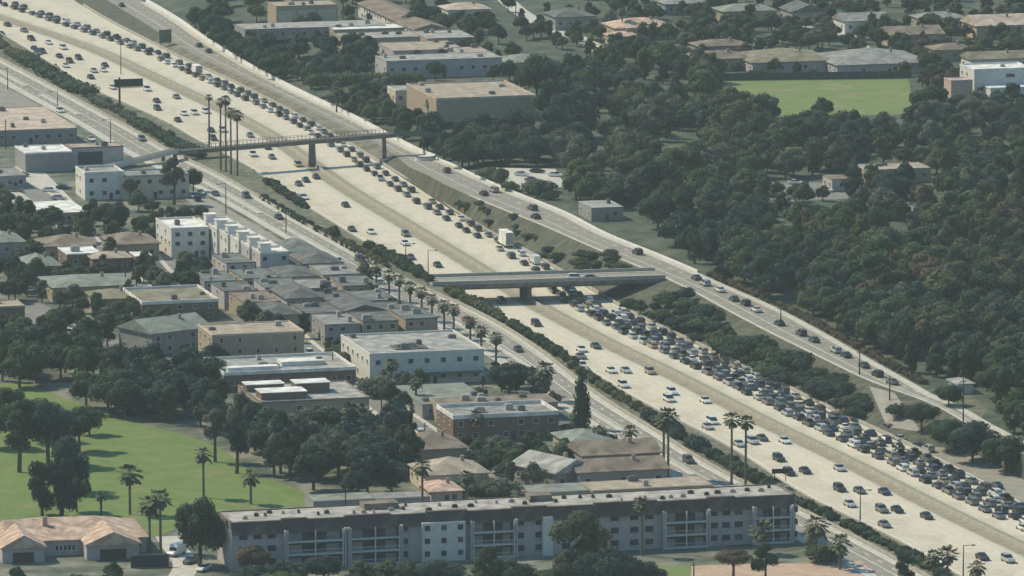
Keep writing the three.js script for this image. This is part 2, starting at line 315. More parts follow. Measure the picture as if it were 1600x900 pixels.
// ---------------------------------------------------------------- buildings
const B = {};   // wall and roof finishes
const plaster = (r, gg, b, s) => std({ map: mottled([r * 0.86, gg * 0.86, b * 0.86], [r * 1.08, gg * 1.08, b * 1.08], 5, 7, s, 128, 5), roughness: 0.93 });
B.white = plaster(0.62, 0.60, 0.55, 31); B.cream = plaster(0.55, 0.48, 0.36, 32); B.tan = plaster(0.36, 0.29, 0.21, 33); B.brown = plaster(0.17, 0.115, 0.08, 34);
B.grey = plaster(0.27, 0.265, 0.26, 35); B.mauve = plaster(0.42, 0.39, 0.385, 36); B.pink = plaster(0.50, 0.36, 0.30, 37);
const roofTex = (a, b, s, m = 10) => std({ map: mottled(a.map(c => c * 0.92), b, 5, m * 1.6, s, 256, 6, 3.0), roughness: 0.94 });
B.rWhite = roofTex([0.58, 0.57, 0.53], [0.80, 0.79, 0.75], 41); B.rGrey = roofTex([0.19, 0.19, 0.18], [0.31, 0.305, 0.29], 42); B.rDark = roofTex([0.085, 0.09, 0.088], [0.16, 0.16, 0.152], 43);
B.rTan = roofTex([0.29, 0.24, 0.185], [0.43, 0.365, 0.285], 44); B.rBrown = roofTex([0.15, 0.118, 0.09], [0.245, 0.20, 0.155], 45); B.rTerra = roofTex([0.40, 0.265, 0.195], [0.62, 0.47, 0.37], 46, 7);
B.rGreen = roofTex([0.155, 0.175, 0.15], [0.26, 0.275, 0.235], 47); B.rPink = roofTex([0.40, 0.31, 0.25], [0.56, 0.46, 0.38], 48); B.rPale = roofTex([0.26, 0.255, 0.235], [0.41, 0.40, 0.37], 49); B.rFelt = roofTex([0.24, 0.225, 0.20], [0.43, 0.405, 0.365], 53); B.rTeal = roofTex([0.095, 0.112, 0.108], [0.185, 0.205, 0.195], 52); B.rMansard = roofTex([0.075, 0.058, 0.05], [0.14, 0.105, 0.085], 51); B.rOlive = roofTex([0.17, 0.155, 0.105], [0.27, 0.245, 0.17], 50);

const UNIT = new THREE.BoxGeometry(1, 1, 1);
const winGeo = (() => { const a = box(1, 1, 0.1); return a; })();
function addWindow(parent, x, y, z, w, h, ry = 0, frame = B.white) { // pane set back in a frame that stands proud
  const f = mesh('window', new THREE.BufferGeometry(), frame, parent); return f;
}
const winCache = {};
function windowParts(parent, x, y, z, w, h, ry, frameMat) {
  const k = w.toFixed(1) + '_' + h.toFixed(1);
  winCache[k] ??= { f: merged([box(w, 0.06, 0.14, 0, h / 2 - 0.03, 0.03), box(w + 0.16, 0.12, 0.24, 0, -h / 2 + 0.06, 0.06), box(0.1, h - 0.22, 0.14, -w / 2 + 0.05, 0, 0.03), box(0.1, h - 0.22, 0.14, w / 2 - 0.05, 0, 0.03)]), p: box(w - 0.2, h - 0.22, 0.06, 0, 0, 0.005) };
  const f = mesh('window', winCache[k].f, frameMat, parent); f.position.set(x, y, z); f.rotation.y = ry;
  mesh('pane', winCache[k].p, [M.pane, M.pane, M.pane3, M.pane2][Math.floor(rB() * 4)], f);
}
function hipRoof(w, d, rise, over, gable) { // sits at y = 0, eaves all round, ridge along the longer side
  const W = w / 2 + over, D = d / 2 + over, t = 0.22, along = w >= d;
  const rx = along ? (gable ? W : Math.max(0.2, W - D)) : 0.02, rz = along ? 0.02 : (gable ? D : Math.max(0.2, D - W));
  const v = [[-W, 0, -D], [W, 0, -D], [W, 0, D], [-W, 0, D], [-W, t, -D], [W, t, -D], [W, t, D], [-W, t, D], [-rx, rise, -rz], [rx, rise, -rz], [rx, rise, rz], [-rx, rise, rz]];
  const f = [[0, 1, 2, 3], [3, 2, 6, 7], [2, 1, 5, 6], [1, 0, 4, 5], [0, 3, 7, 4], [7, 6, 10, 11], [6, 5, 9, 10], [5, 4, 8, 9], [4, 7, 11, 8], [11, 10, 9, 8]];
  const P = []; for (const q of f) for (const i of [q[0], q[1], q[2], q[0], q[2], q[3]]) P.push(...v[i]);
  const a = new THREE.BufferGeometry(); a.setAttribute('position', new THREE.Float32BufferAttribute(P, 3)); a.computeVertexNormals(); return boxUV(a);
}
const rB = rng(77);
function building(o) {
  const p = o.at ?? g(o.u, o.v, 0), yaw = (o.yaw ?? 15) * Math.PI / 180, s = pxm(o.v ?? 500);
  const w = o.wm ?? o.w / s / Math.cos(yaw), d = o.d, h = o.h;
  const t = thing(o.name ?? 'building', o.label, o.cat ?? 'building', p[0], 0, p[1], yaw, o.group);
  const wm = B[o.wall ?? 'cream'], rm = B[o.roof ?? 'rGrey'];
  const cx = w / 2, cz = -d / 2, type = o.type ?? 'flat';
  keepOut.push({ obb: [p[0], p[1], yaw, w, d] });
  mesh('wall', moved(boxUV(box(w, h, d)), cx, h / 2, cz), wm, t);
  if (type === 'flat') {
    const lip = o.lip ?? 0.5;
    mesh('roof', moved(boxUV(box(w - 0.5, 0.12, d - 0.5)), cx, h + 0.06, cz), rm, t);
    if (lip > 0) mesh('parapet', boxUV(merged([box(w + 0.16, lip, 0.33, cx, h + lip / 2 - 0.1, -0.085), box(w + 0.16, lip, 0.33, cx, h + lip / 2 - 0.1, -d + 0.085), box(0.33, lip, d - 0.5, 0.085, h + lip / 2 - 0.1, cz), box(0.33, lip, d - 0.5, w - 0.085, h + lip / 2 - 0.1, cz)])), B[o.trim ?? 'white'], t);
    const nu = o.units ?? Math.floor(w * d / 130);
    for (let i = 0; i < nu; i++) {
      const uw = 1 + rB() * 1.6, uh = 0.6 + rB() * 0.9, ud = 1 + rB() * 1.4, ux = 1.5 + rB() * (w - 3), uz = -1.5 - rB() * (d - 3);
      const un = mesh('roof_unit', boxUV(merged([box(uw, uh, ud, 0, uh / 2, 0), box(uw * 0.7, 0.18, ud * 0.7, 0, uh + 0.09, 0)])), rB() < 0.5 ? B.rPale : M.steel, t); un.position.set(ux, h + 0.12, uz);
    }
  } else {
    const rise = o.rise ?? 2.2, r = mesh('roof', hipRoof(w, d, rise, o.over ?? 0.6, type === 'gable'), rm, t); r.position.set(cx, h, cz);
    if (type === 'gable') { // closing triangles
      const al = w >= d, q = new THREE.BufferGeometry(), P = [];
      const e = rise * 0.97;
      for (const sd of [0, 1]) if (al) { const x = sd ? w - 0.005 : 0.005; P.push(x, h, 0, x, h, -d, x, h + e - 0.2, -d / 2); } else { const z = sd ? -d + 0.005 : -0.005; P.push(0, h, z, w, h, z, w / 2, h + e - 0.2, z); }
      q.setAttribute('position', new THREE.Float32BufferAttribute(P, 3)); q.computeVertexNormals(); mesh('gable', boxUV(q), wm, t);
    }
    if (o.chimney !== false) mesh('chimney', boxUV(box(0.9, 1.6, 0.7, w * 0.68, h + rise * 0.75 + 0.5, cz + d * 0.12)), B.tan, t);
  }
  const fl = o.floors ?? Math.max(1, Math.round(h / 3.2)), nc = o.cols ?? Math.max(2, Math.round(w / 4.2));
  if (o.win !== false) {
    for (let f = 0; f < fl; f++) for (let c = 0; c < nc; c++) {
      const fh = h / fl, ww = o.winw ?? 1.6; if (rB() < 0.12) continue;
      windowParts(t, (c + 0.5) * w / nc, f * fh + fh * 0.53, 0.03, ww, Math.min(1.5, fh * 0.5), 0, B[o.frame ?? 'white']);
    }
    const ns = Math.max(1, Math.round(d / 6));
    for (let f = 0; f < fl; f++) for (let c = 0; c < ns; c++) if (rB() < 0.75) windowParts(t, -0.03, f * h / fl + h / fl * 0.53, -(c + 0.5) * d / ns, 1.3, 1.3, -Math.PI / 2, B[o.frame ?? 'white']);
    if (o.door !== false) mesh('door', box(1.1, 2.1, 0.12, w * 0.5 + (nc % 2 ? w / nc / 2 : 0), 1.06, 0.03), M.darksteel, t);
  }
  return { t, w, d, h };
}

// the long three-storey apartment block in front
{
  const yaw = 15 * Math.PI / 180, p = g(362, 892, 0), w = 890 / pxm(892) / Math.cos(yaw), d = 15, h = 9.6;
  const t = thing('apartment_block', 'long three-storey pale apartment block with brown mansard roof across the bottom of the view', 'apartment block', p[0], 0, p[1], yaw);
  keepOut.push({ obb: [p[0], p[1], yaw, w, d + 1] });
  const k = w / 890, X = px => (px - 362) * k;                        // photo pixels along the front
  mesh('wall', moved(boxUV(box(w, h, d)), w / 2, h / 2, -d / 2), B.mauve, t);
  mesh('roof', moved(boxUV(box(w - 1.2, 0.15, d - 2.2)), w / 2, h + 1.55, -d / 2 - 0.4), B.rFelt, t);
  const bays = [[368, 442], [442, 538], [540, 626], [648, 722], [730, 806], [830, 960], [1034, 1112], [1160, 1178], [1180, 1246]];
  // mansard: sloping brown skirt in stretches, higher over the bays
  const skirt = (a, b, lo, hi, out) => { const A = X(a), Bx = X(b), P = []; const v = [[A, lo, out + 0.55], [Bx, lo, out + 0.55], [Bx, hi, out - 0.55], [A, hi, out - 0.55], [A, lo, -1.4], [Bx, lo, -1.4], [Bx, hi, -1.4], [A, hi, -1.4]];
    for (const q of [[0, 1, 2, 3], [1, 5, 6, 2], [4, 0, 3, 7], [3, 2, 6, 7], [4, 5, 1, 0]]) for (const i of [q[0], q[1], q[2], q[0], q[2], q[3]]) P.push(...v[i]);
    const q = new THREE.BufferGeometry(); q.setAttribute('position', new THREE.Float32BufferAttribute(P, 3)); q.computeVertexNormals(); return boxUV(q); };
  const cuts = [362, 440, 480, 538, 610, 665, 730, 800, 855, 930, 1030, 1110, 1155, 1250];
  cuts.slice(0, -1).forEach((a, i) => mesh('mansard_roof', skirt(a, cuts[i + 1] - 0.3, h - 1.15, h + (i % 2 ? 2.15 : 1.75), i % 2 ? 0.45 : 0.12), B.rMansard, t));
  mesh('back_parapet', boxUV(box(w, 1.2, 0.4, w / 2, h + 1.2, -d + 0.2)), B.rMansard, t);
  mesh('end_wall', boxUV(box(0.4, 1.9, d - 2, 0.2, h + 0.95, -d / 2 - 0.5)), B.rBrown, t);
  mesh('end_wall', boxUV(box(0.4, 1.9, d - 2, w - 0.2, h + 0.95, -d / 2 - 0.5)), B.rBrown, t);
  const ra = rng(5);
  // three levels of balconies in the bays: dark recess, slab, rail, posts, glass door
  for (const [a, b] of [[446, 534], [544, 622], [736, 802], [1040, 1108], [1184, 1242]]) {
    const A = X(a), Bx = X(b), W = Bx - A, c = (A + Bx) / 2;
    for (let f = 0; f < 3; f++) {
      const y = f * 3.05 + 0.3;
      mesh('balcony_slab', boxUV(box(W, 0.28, 1.7, c, y - 0.1, 0.86)), B.white, t);
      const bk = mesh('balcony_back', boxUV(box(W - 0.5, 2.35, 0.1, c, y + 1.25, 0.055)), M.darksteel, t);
      for (let i = 0; i < 3; i++) mesh('balcony_door', box(W / 3 - 1.4, 2.0, 0.08, A + (i + 0.5) * W / 3, y + 1.06, 0.15), i % 2 ? M.pane : B.grey, t);
      mesh('balcony_rail', merged([box(W, 0.08, 0.08, c, y + 1.05, 1.64), ...Array.from({ length: Math.round(W / 0.45) }, (_, i) => box(0.05, 1.0, 0.05, A + 0.2 + i * 0.45, y + 0.53, 1.64))]), f === 2 ? M.steel : B.white, t);
      for (const x of [A + 0.15, c, Bx - 0.15]) mesh('balcony_post', boxUV(box(0.28, 2.6, 0.28, x, y + 1.35, 1.5)), B.white, t);
    }
    for (const x of [A - 0.4, Bx + 0.4]) mesh('fin_wall', boxUV(box(0.45, 9.2, 1.9, x, 4.6, 0.9)), B.mauve, t);
  }
  // stair tower with pale piers
  for (const [a, b] of [[656, 724], [846, 862]]) { mesh('stair_tower', boxUV(box(X(b) - X(a), 9.3, 1.5, (X(a) + X(b)) / 2, 4.65, 0.75)), B.white, t); }
  for (const px of [664, 690, 716]) for (let f = 0; f < 3; f++) windowParts(t, X(px), f * 3.05 + 1.9, 1.53, 1.5, 1.5, 0, B.white);
  for (const px of [380, 402, 424, 630, 812, 843, 885, 962, 993, 1017, 1120, 1140, 1160, 1248])
    for (let f = 0; f < 3; f++) windowParts(t, X(px), f * 3.05 + 1.85, 0.03, 2.2, 1.6, 0, B.mauve);
  for (const px of [390, 412, 436, 455, 520, 560, 575, 590, 640, 675, 720, 745, 790, 815, 845, 870, 900, 925, 945, 1000, 1020, 1045, 1080, 1100, 1140, 1165, 1210, 425, 480, 505, 620, 650, 700, 760, 830, 880, 970, 980, 1060, 1120, 1190, 1230]) { const uw = 0.4 + ra() * 1.1, u = mesh('roof_unit', boxUV(merged([box(uw, 0.6, 0.8, 0, 0.3, 0), box(uw * 0.6, 0.2, 0.5, 0, 0.7, 0)])), ra() < 0.5 ? M.darksteel : B.rPale, t); u.position.set(X(px), h + 1.63, -3 - ra() * 8); }
  for (const [px, q] of [[608, 14], [860, 9]]) mesh('roof_house', boxUV(box(q * 0.6, 1.5, 4.5, X(px), h + 2.37, -d + 4.5)), B.rBrown, t);
}

// tiled house at the lower left, with two gabled wings
{
  const t = thing('tiled_house', 'rambling pale house with pinkish terracotta tile roof at the lower left corner', 'house', ...(() => { const p = g(-12, 872, 0); return [p[0], 0, p[1]]; })(), 0.2);
  const s = pxm(872), W = 242 / s, H = 3.6;
  keepOut.push({ obb: [g(-12, 872)[0], g(-12, 872)[1], 0.2, W, 26] });
  mesh('wall', moved(boxUV(box(W, H, 22)), W / 2, H / 2, -11), B.mauve, t);
  const r = mesh('roof', hipRoof(W, 22, 3.6, 0.7), B.rTerra, t); r.position.set(W / 2, H, -11);
  const ry = mesh('dormer_roof', hipRoof(9, 7, 2.0, 0.3, true), B.rTerra, t); ry.position.set(8.5, H + 1.6, -9.5);
  for (const [x, w] of [[1.5, 10], [21.5, 12.5]]) {
    mesh('wing_wall', moved(boxUV(box(w, H, 7)), x + w / 2, H / 2, 3.5), B.mauve, t);
    const q = mesh('wing_roof', hipRoof(w, 15, 3.1, 0.5, true), B.rTerra, t); q.position.set(x + w / 2, H + 0.005, 0);
    const e = new THREE.BufferGeometry(); e.setAttribute('position', new THREE.Float32BufferAttribute([x, H, 6.99, x + w, H, 6.99, x + w / 2, H + 2.65, 6.99], 3)); e.computeVertexNormals(); mesh('gable', boxUV(e), B.mauve, t);
    mesh('garage_door', boxUV(box(w * 0.5, 2.4, 0.12, x + w / 2, 1.25, 7.0)), M.darksteel, t);
    windowParts(t, x + w / 2, H + 1.0, 7.03, 1.2, 0.9, 0, B.white);
  }
  for (let i = 0; i < 5; i++) windowParts(t, W * 0.42 + i * 1.0, 1.8, 0.03, 0.9, 1.4, 0, B.white);
  windowParts(t, W - 4, 2.0, 0.03, 2.2, 1.5, 0, B.white); windowParts(t, W - 1.5, 2.0, 0.03, 1.2, 1.5, 0, B.white);
  mesh('chimney', boxUV(box(1.1, 2.2, 0.9, 13.5, H + 3.4, -7)), B.tan, t);
}
{ // dark blue fence beside the tiled house
  const p = g(205, 888, 0), t = thing('screen_fence', 'dark blue screen fence right of the terracotta-roofed house', 'fence', p[0], 0, p[1], 0.2);
  const w = 60 / pxm(888), blue = flat(0.022, 0.032, 0.06);
  for (let i = 0; i < 6; i++) { mesh('panel', box(w / 6 - 0.15, 2.9, 0.1, (i + 0.5) * w / 6, 1.5, 0), blue, t); mesh('post', box(0.15, 3.1, 0.18, i * w / 6, 1.55, 0), M.darksteel, t); }
  mesh('cap_rail', box(w, 0.12, 0.24, w / 2, 3.1, 0), M.steel, t);
}

// everything that stands on the near side
building({ u: 665, v: 770, w: 98, d: 16, h: 4.2, rise: 3.2, type: 'hip', roof: 'rTan', wall: 'cream', name: 'house', cat: 'house', label: 'house with pale tan hipped roof behind the left part of the long apartment block' });
building({ u: 640, v: 730, w: 90, d: 18, h: 4.2, rise: 3, type: 'hip', roof: 'rBrown', wall: 'tan', name: 'house', cat: 'house', label: 'house with large brown-grey roof beside the side street, behind the tan-roofed house' });
building({ u: 674, v: 788, w: 48, d: 12, h: 3, rise: 1.6, type: 'hip', roof: 'rTerra', wall: 'pink', name: 'garage', cat: 'garage', label: 'small building with bright orange tile roof close behind the long apartment block', cols: 2 });
building({ u: 868, v: 768, w: 62, d: 17, h: 4.4, rise: 3, type: 'gable', yaw: 40, roof: 'rPale', wall: 'grey', name: 'house', cat: 'house', label: 'gabled house with pale grey roof slope left of the large brown roofs' });
building({ u: 905, v: 768, w: 138, d: 13, h: 4.6, rise: 2.4, type: 'gable', roof: 'rBrown', wall: 'grey', name: 'apartment_building', cat: 'building', label: 'building with long brown-grey gabled roof nearest the apartment block by the frontage road' });
building({ u: 912, v: 750, w: 120, d: 15, h: 6.0, rise: 2.6, type: 'gable', roof: 'rBrown', wall: 'grey', name: 'apartment_building', cat: 'building', label: 'building with brown-grey gabled roof, second back from the long apartment block' });
building({ u: 890, v: 722, w: 70, d: 16, h: 4.6, rise: 2.2, type: 'hip', roof: 'rGreen', wall: 'tan', name: 'house', cat: 'house', label: 'low grey-green hipped house behind the brown gabled roofs' });
building({ u: 708, v: 692, w: 165, d: 17, h: 6.2, roof: 'rGrey', wall: 'brown', trim: 'rWhite', lip: 1.1, label: 'flat-roofed dark building with bright white parapet beside the frontage road', floors: 2 });
building({ u: 660, v: 655, w: 108, d: 30, h: 3.8, roof: 'rGreen', wall: 'grey', trim: 'rGreen', lip: 0.3, label: 'low grey-green flat roof below the white apartment house', units: 3 });
building({ u: 690, v: 664, w: 182, d: 13, h: 4.6, roof: 'rBrown', wall: 'tan', trim: 'rTan', lip: 0.3, label: 'long flat brown-grey roof behind the white parapet building', units: 4 });
{
  const b = building({ u: 578, v: 604, w: 178, d: 33, h: 8.4, roof: 'rPale', wall: 'white', lip: 0.7, label: 'white flat-roofed apartment house between side street and frontage road', floors: 2, cols: 7, units: 6, name: 'apartment_house' });
  mesh('roof_well', boxUV(box(9, 0.35, 7, b.w * 0.42, b.h + 0.3, -10)), B.rDark, b.t);
  mesh('awning', boxUV(box(b.w * 0.55, 0.3, 2.4, b.w * 0.7, 3.0, 1.2)), flat(0.05, 0.13, 0.085), b.t);
}
{
  const b = building({ u: 408, v: 674, w: 168, d: 27, h: 7.4, roof: 'rPale', wall: 'tan', trim: 'rBrown', lip: 0.5, label: 'brown flat-roofed block with white raised roof boxes near the park', units: 3, name: 'apartment_house' });
  for (const [x, z, w, d, h] of [[4, -7, 12, 7, 1.8], [15, -14, 9, 6, 2.6], [3, -19, 10, 5, 1.8]]) { const q = mesh('roof_box', boxUV(box(w, h, d, 0, h / 2, 0)), B.brown, b.t); q.position.set(x + w / 2 - 3, b.h + 0.13, z); mesh('roof_box_top', boxUV(box(w + 0.5, 0.2, d + 0.5, 0, h + 0.1, 0)), B.rWhite, q); }
  const c = building({ u: 350, v: 614, w: 205, d: 25, h: 4.8, roof: 'rPale', wall: 'brown', trim: 'rWhite', lip: 0.9, label: 'low building with bright white roof edges behind the brown flat-roofed block', units: 6 });
  for (const [x, z, w, d] of [[2, -5, 14, 3], [18, -12, 12, 6]]) mesh('roof_box', boxUV(box(w, 1.2, d, x + w / 2, c.h + 0.73, z)), B.rWhite, c.t);
}
building({ u: 332, v: 578, w: 142, d: 18, h: 9.4, roof: 'rTan', wall: 'tan', trim: 'cream', lip: 0.5, label: 'tall plain beige building with small square windows above the park trees', floors: 3, cols: 5, winw: 1.1, units: 2 });
building({ u: 238, v: 556, w: 88, d: 16, h: 6, rise: 3.2, type: 'gable', yaw: 38, roof: 'rGreen', wall: 'grey', name: 'house', cat: 'house', label: 'gabled house with smooth grey-green roof left of the tall beige building' });
building({ u: -24, v: 517, w: 62, d: 12, h: 6.4, roof: 'rTan', wall: 'brown', trim: 'tan', label: 'small brown two-storey building at the left edge', floors: 2 });
building({ u: 222, v: 504, w: 118, d: 27, h: 5.2, roof: 'rOlive', wall: 'brown', trim: 'rWhite', lip: 0.9, label: 'brown building with two bright white roof edges above the beige building', units: 2 });
building({ u: 84, v: 474, w: 122, d: 21, h: 4.4, rise: 2.2, type: 'hip', roof: 'rGreen', wall: 'tan', name: 'house', cat: 'house', label: 'wide house with long grey-green hipped roof left of centre' });
building({ u: 150, v: 490, w: 66, d: 14, h: 4, rise: 2, type: 'hip', roof: 'rOlive', wall: 'tan', name: 'house', cat: 'house', label: 'small olive-roofed house in front of the wide grey-green house' });
building({ u: 105, v: 422, w: 52, d: 14, h: 4.6, roof: 'rWhite', wall: 'brown', trim: 'rWhite', lip: 0.4, label: 'square brown building with blazing white flat roof among hipped roofs', units: 1 });
building({ u: 72, v: 410, w: 78, d: 16, h: 4.6, rise: 2.6, type: 'hip', roof: 'rBrown', wall: 'tan', name: 'house', cat: 'house', label: 'brown hipped house directly behind the white square roof' });
building({ u: 146, v: 426, w: 58, d: 12, h: 4.0, rise: 1.4, type: 'hip', roof: 'rTan', wall: 'brown', name: 'house', cat: 'house', label: 'tan low-roofed house right of the white square roof' });
building({ u: 178, v: 408, w: 70, d: 18, h: 4.8, rise: 2.4, type: 'hip', roof: 'rBrown', wall: 'tan', name: 'house', cat: 'house', label: 'grey-brown hipped house left of the white townhouses' });
building({ u: 212, v: 424, w: 26, d: 9, h: 4.4, roof: 'rWhite', wall: 'brown', trim: 'rWhite', lip: 0.3, label: 'small dark box with white roof beside the grey-brown hipped house', units: 0, cols: 1 });
building({ u: -18, v: 402, w: 56, d: 17, h: 4.2, rise: 2.2, type: 'hip', roof: 'rGreen', wall: 'grey', name: 'house', cat: 'house', label: 'pale green-grey hipped house at the left edge, upper one' });
building({ u: 36, v: 440, w: 58, d: 15, h: 4.2, rise: 2.8, type: 'hip', roof: 'rGreen', wall: 'grey', name: 'house', cat: 'house', label: 'small green-grey hipped house left of the wide grey-green roof' });
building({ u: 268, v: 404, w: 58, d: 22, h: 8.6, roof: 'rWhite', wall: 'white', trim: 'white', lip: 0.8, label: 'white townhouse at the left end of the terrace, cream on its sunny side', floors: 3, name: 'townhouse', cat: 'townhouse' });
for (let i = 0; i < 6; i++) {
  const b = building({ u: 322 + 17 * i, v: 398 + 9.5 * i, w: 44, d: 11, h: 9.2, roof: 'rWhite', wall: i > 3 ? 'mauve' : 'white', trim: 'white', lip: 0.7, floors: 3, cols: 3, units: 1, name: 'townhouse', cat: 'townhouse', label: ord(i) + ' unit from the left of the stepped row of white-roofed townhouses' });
  mesh('stair_head', boxUV(merged([box(3.2, 2.4, 3.4, 2.4, b.h + 1.3, -5)])), B.white, b.t); mesh('stair_head_top', boxUV(box(3.6, 0.15, 3.8, 2.4, b.h + 2.58, -5)), B.rWhite, b.t);
}
building({ u: 133, v: 313, w: 60, d: 15, h: 8.2, roof: 'rPale', wall: 'white', trim: 'rWhite', lip: 0.9, label: 'white two-storey building below the footbridge ramp, left half of the cream pair', floors: 2, name: 'apartment_house' });
building({ u: 190, v: 312, w: 104, d: 13, h: 7.2, roof: 'rGrey', wall: 'cream', trim: 'rPale', lip: 0.6, label: 'cream two-storey building with dark windows beside the frontage road', floors: 2, cols: 6, name: 'apartment_house' });
building({ u: 58, v: 352, w: 78, d: 25, h: 3.6, roof: 'rWhite', wall: 'tan', trim: 'rWhite', lip: 0.2, label: 'low shed with dazzling plain white roof by the left car park', units: 0, name: 'shed', cat: 'shed' });
building({ u: -24, v: 228, w: 142, d: 58, h: 4.8, roof: 'rPink', wall: 'grey', trim: 'rPink', lip: 0.4, label: 'broad pinkish roof over an open parking level at the upper left edge', units: 6, name: 'parking_structure', cat: 'car park' });
building({ u: 40, v: 270, w: 72, d: 18, h: 6.2, roof: 'rWhite', wall: 'grey', trim: 'rWhite', lip: 0.5, label: 'grey hall with white roof below the pinkish parking roof', win: false, units: 2 });
{
  const b = building({ u: 112, v: 264, w: 80, d: 10, h: 6.8, roof: 'rTan', wall: 'mauve', trim: 'rBrown', lip: 0.4, label: 'pale building with a big dark square opening beside the frontage road', win: false, units: 2 });
  mesh('opening', box(b.w * 0.48, 4.2, 0.12, b.w * 0.36, 3.4, 0.04), flat(0.05, 0.055, 0.07), b.t);
}
building({ u: -10, v: 296, w: 50, d: 20, h: 4, roof: 'rGrey', wall: 'grey', trim: 'rPale', lip: 0.4, label: 'small grey flat roof at the left edge by the car park', units: 3 });
{ // the packed diagonal block between the side street and the palm row
  const rq = rng(61), roofs = [['rGrey', 'grey'], ['rDark', 'dark'], ['rDark', 'dark'], ['rBrown', 'brown'], ['rTeal', 'grey-green'], ['rTeal', 'grey-green']];
  for (let c = 0; c < 4; c++) for (let i = 0; i < 7; i++) {
    const v = 421 + i * 18.6 + c * 2 + (rq() - 0.5) * 3, u = 444 + i * 31.4 - c * 62 + (rq() - 0.5) * 6; if (c >= 2 && i === 0 || c === 3 && (i === 1 || i > 5)) continue;
    const [rf, word] = roofs[Math.floor(rq() * roofs.length)], type = rq() < 0.5 ? 'flat' : rq() < 0.6 ? 'hip' : 'gable';
    building({ u, v, w: 50 + rq() * 8, d: 17 + rq() * 2.5, h: 4.4 + rq() * 1.6, yaw: 15 + (rq() - 0.5) * 4, type, rise: 1.8 + rq(), roof: rf, wall: ['grey', 'mauve', 'tan'][Math.floor(rq() * 3)], trim: rf, lip: 0.4, floors: 2, cols: 3, units: 2, chimney: false, name: 'townhouse', cat: 'townhouse',
      label: `${word} ${type === 'flat' ? 'flat-roofed' : type === 'hip' ? 'hip-roofed' : 'gabled'} townhouse, ${ord(i)} down in the ${['right', 'middle right', 'middle left', 'left'][c]} column left of the palm row` });
  }
}
building({ u: 490, v: 803, w: 96, d: 9, h: 3, roof: 'rGreen', wall: 'grey', trim: 'rGreen', lip: 0.15, label: 'low grey-green carport roof behind the left part of the apartment block', units: 0, win: false, name: 'carport', cat: 'carport' });
building({ u: 590, v: 799, w: 82, d: 8, h: 3, roof: 'rGrey', wall: 'grey', trim: 'rGrey', lip: 0.15, label: 'narrow grey carport roof between the green carport and the orange tile roof', units: 0, win: false, name: 'carport', cat: 'carport' });
building({ u: 830, v: 790, w: 92, d: 11, h: 3, roof: 'rGreen', wall: 'grey', trim: 'rGreen', lip: 0.15, label: 'grey-green carport roof behind the middle of the apartment block', units: 0, win: false, name: 'carport', cat: 'carport' });
building({ u: 926, v: 786, w: 190, d: 12, h: 3, roof: 'rTan', wall: 'tan', trim: 'rTan', lip: 0.15, label: 'long tan carport roof behind the right part of the apartment block', units: 2, win: false, name: 'carport', cat: 'carport' });

// the far side: school, hall and the hillside houses
{
  const b = building({ u: 432, v: 44, w: 94, d: 15, h: 8.2, roof: 'rTan', wall: 'tan', trim: 'tan', lip: 0.4, label: 'plain beige block with wall panels at the top edge', win: false, units: 3, name: 'school_building' });
  for (let i = 0; i < 3; i++) mesh('wall_panel', boxUV(box(b.w / 3 - 1, 5.6, 0.2, (i + 0.5) * b.w / 3, 3.8, 0.06)), B.cream, b.t);
  building({ u: 455, v: 14, w: 50, d: 12, h: 7, roof: 'rWhite', wall: 'grey', trim: 'rWhite', label: 'white-roofed block cut by the top edge above the beige block', units: 1 });
}
building({ u: 383, v: 64, w: 218, d: 18, h: 4.2, roof: 'rPale', wall: 'grey', trim: 'rGreen', lip: 0.3, label: 'very long pale flat roof below the plain beige block', units: 3, name: 'school_building' });
{ const p = g(560, 26, 0); building({ at: p, v: 26, wm: 88, d: 13, h: 5, rise: 2.2, type: 'gable', yaw: -75, roof: 'rBrown', wall: 'white', label: 'long brown gabled roof running diagonally beside the beige block', name: 'school_building', chimney: false }); }
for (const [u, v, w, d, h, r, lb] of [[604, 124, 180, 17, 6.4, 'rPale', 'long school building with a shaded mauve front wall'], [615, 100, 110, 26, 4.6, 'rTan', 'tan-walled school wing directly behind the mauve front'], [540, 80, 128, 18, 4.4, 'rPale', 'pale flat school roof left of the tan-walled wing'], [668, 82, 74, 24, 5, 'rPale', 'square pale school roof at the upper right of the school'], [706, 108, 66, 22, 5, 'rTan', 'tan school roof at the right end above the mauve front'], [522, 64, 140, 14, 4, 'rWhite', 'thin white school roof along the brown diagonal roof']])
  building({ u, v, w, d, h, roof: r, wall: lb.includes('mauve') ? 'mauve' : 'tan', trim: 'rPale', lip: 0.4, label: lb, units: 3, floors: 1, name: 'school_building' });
building({ u: 682, v: 192, w: 155, d: 42, h: 8, roof: 'rTan', wall: 'tan', trim: 'rPink', lip: 0.7, label: 'large tan hall with a wide flat roof among dark trees', units: 4, win: false, name: 'hall' });
building({ u: 618, v: 166, w: 82, d: 12, h: 5.4, roof: 'rPale', wall: 'cream', trim: 'rWhite', lip: 0.4, label: 'cream annex at the left of the large tan hall', units: 1, floors: 1 });
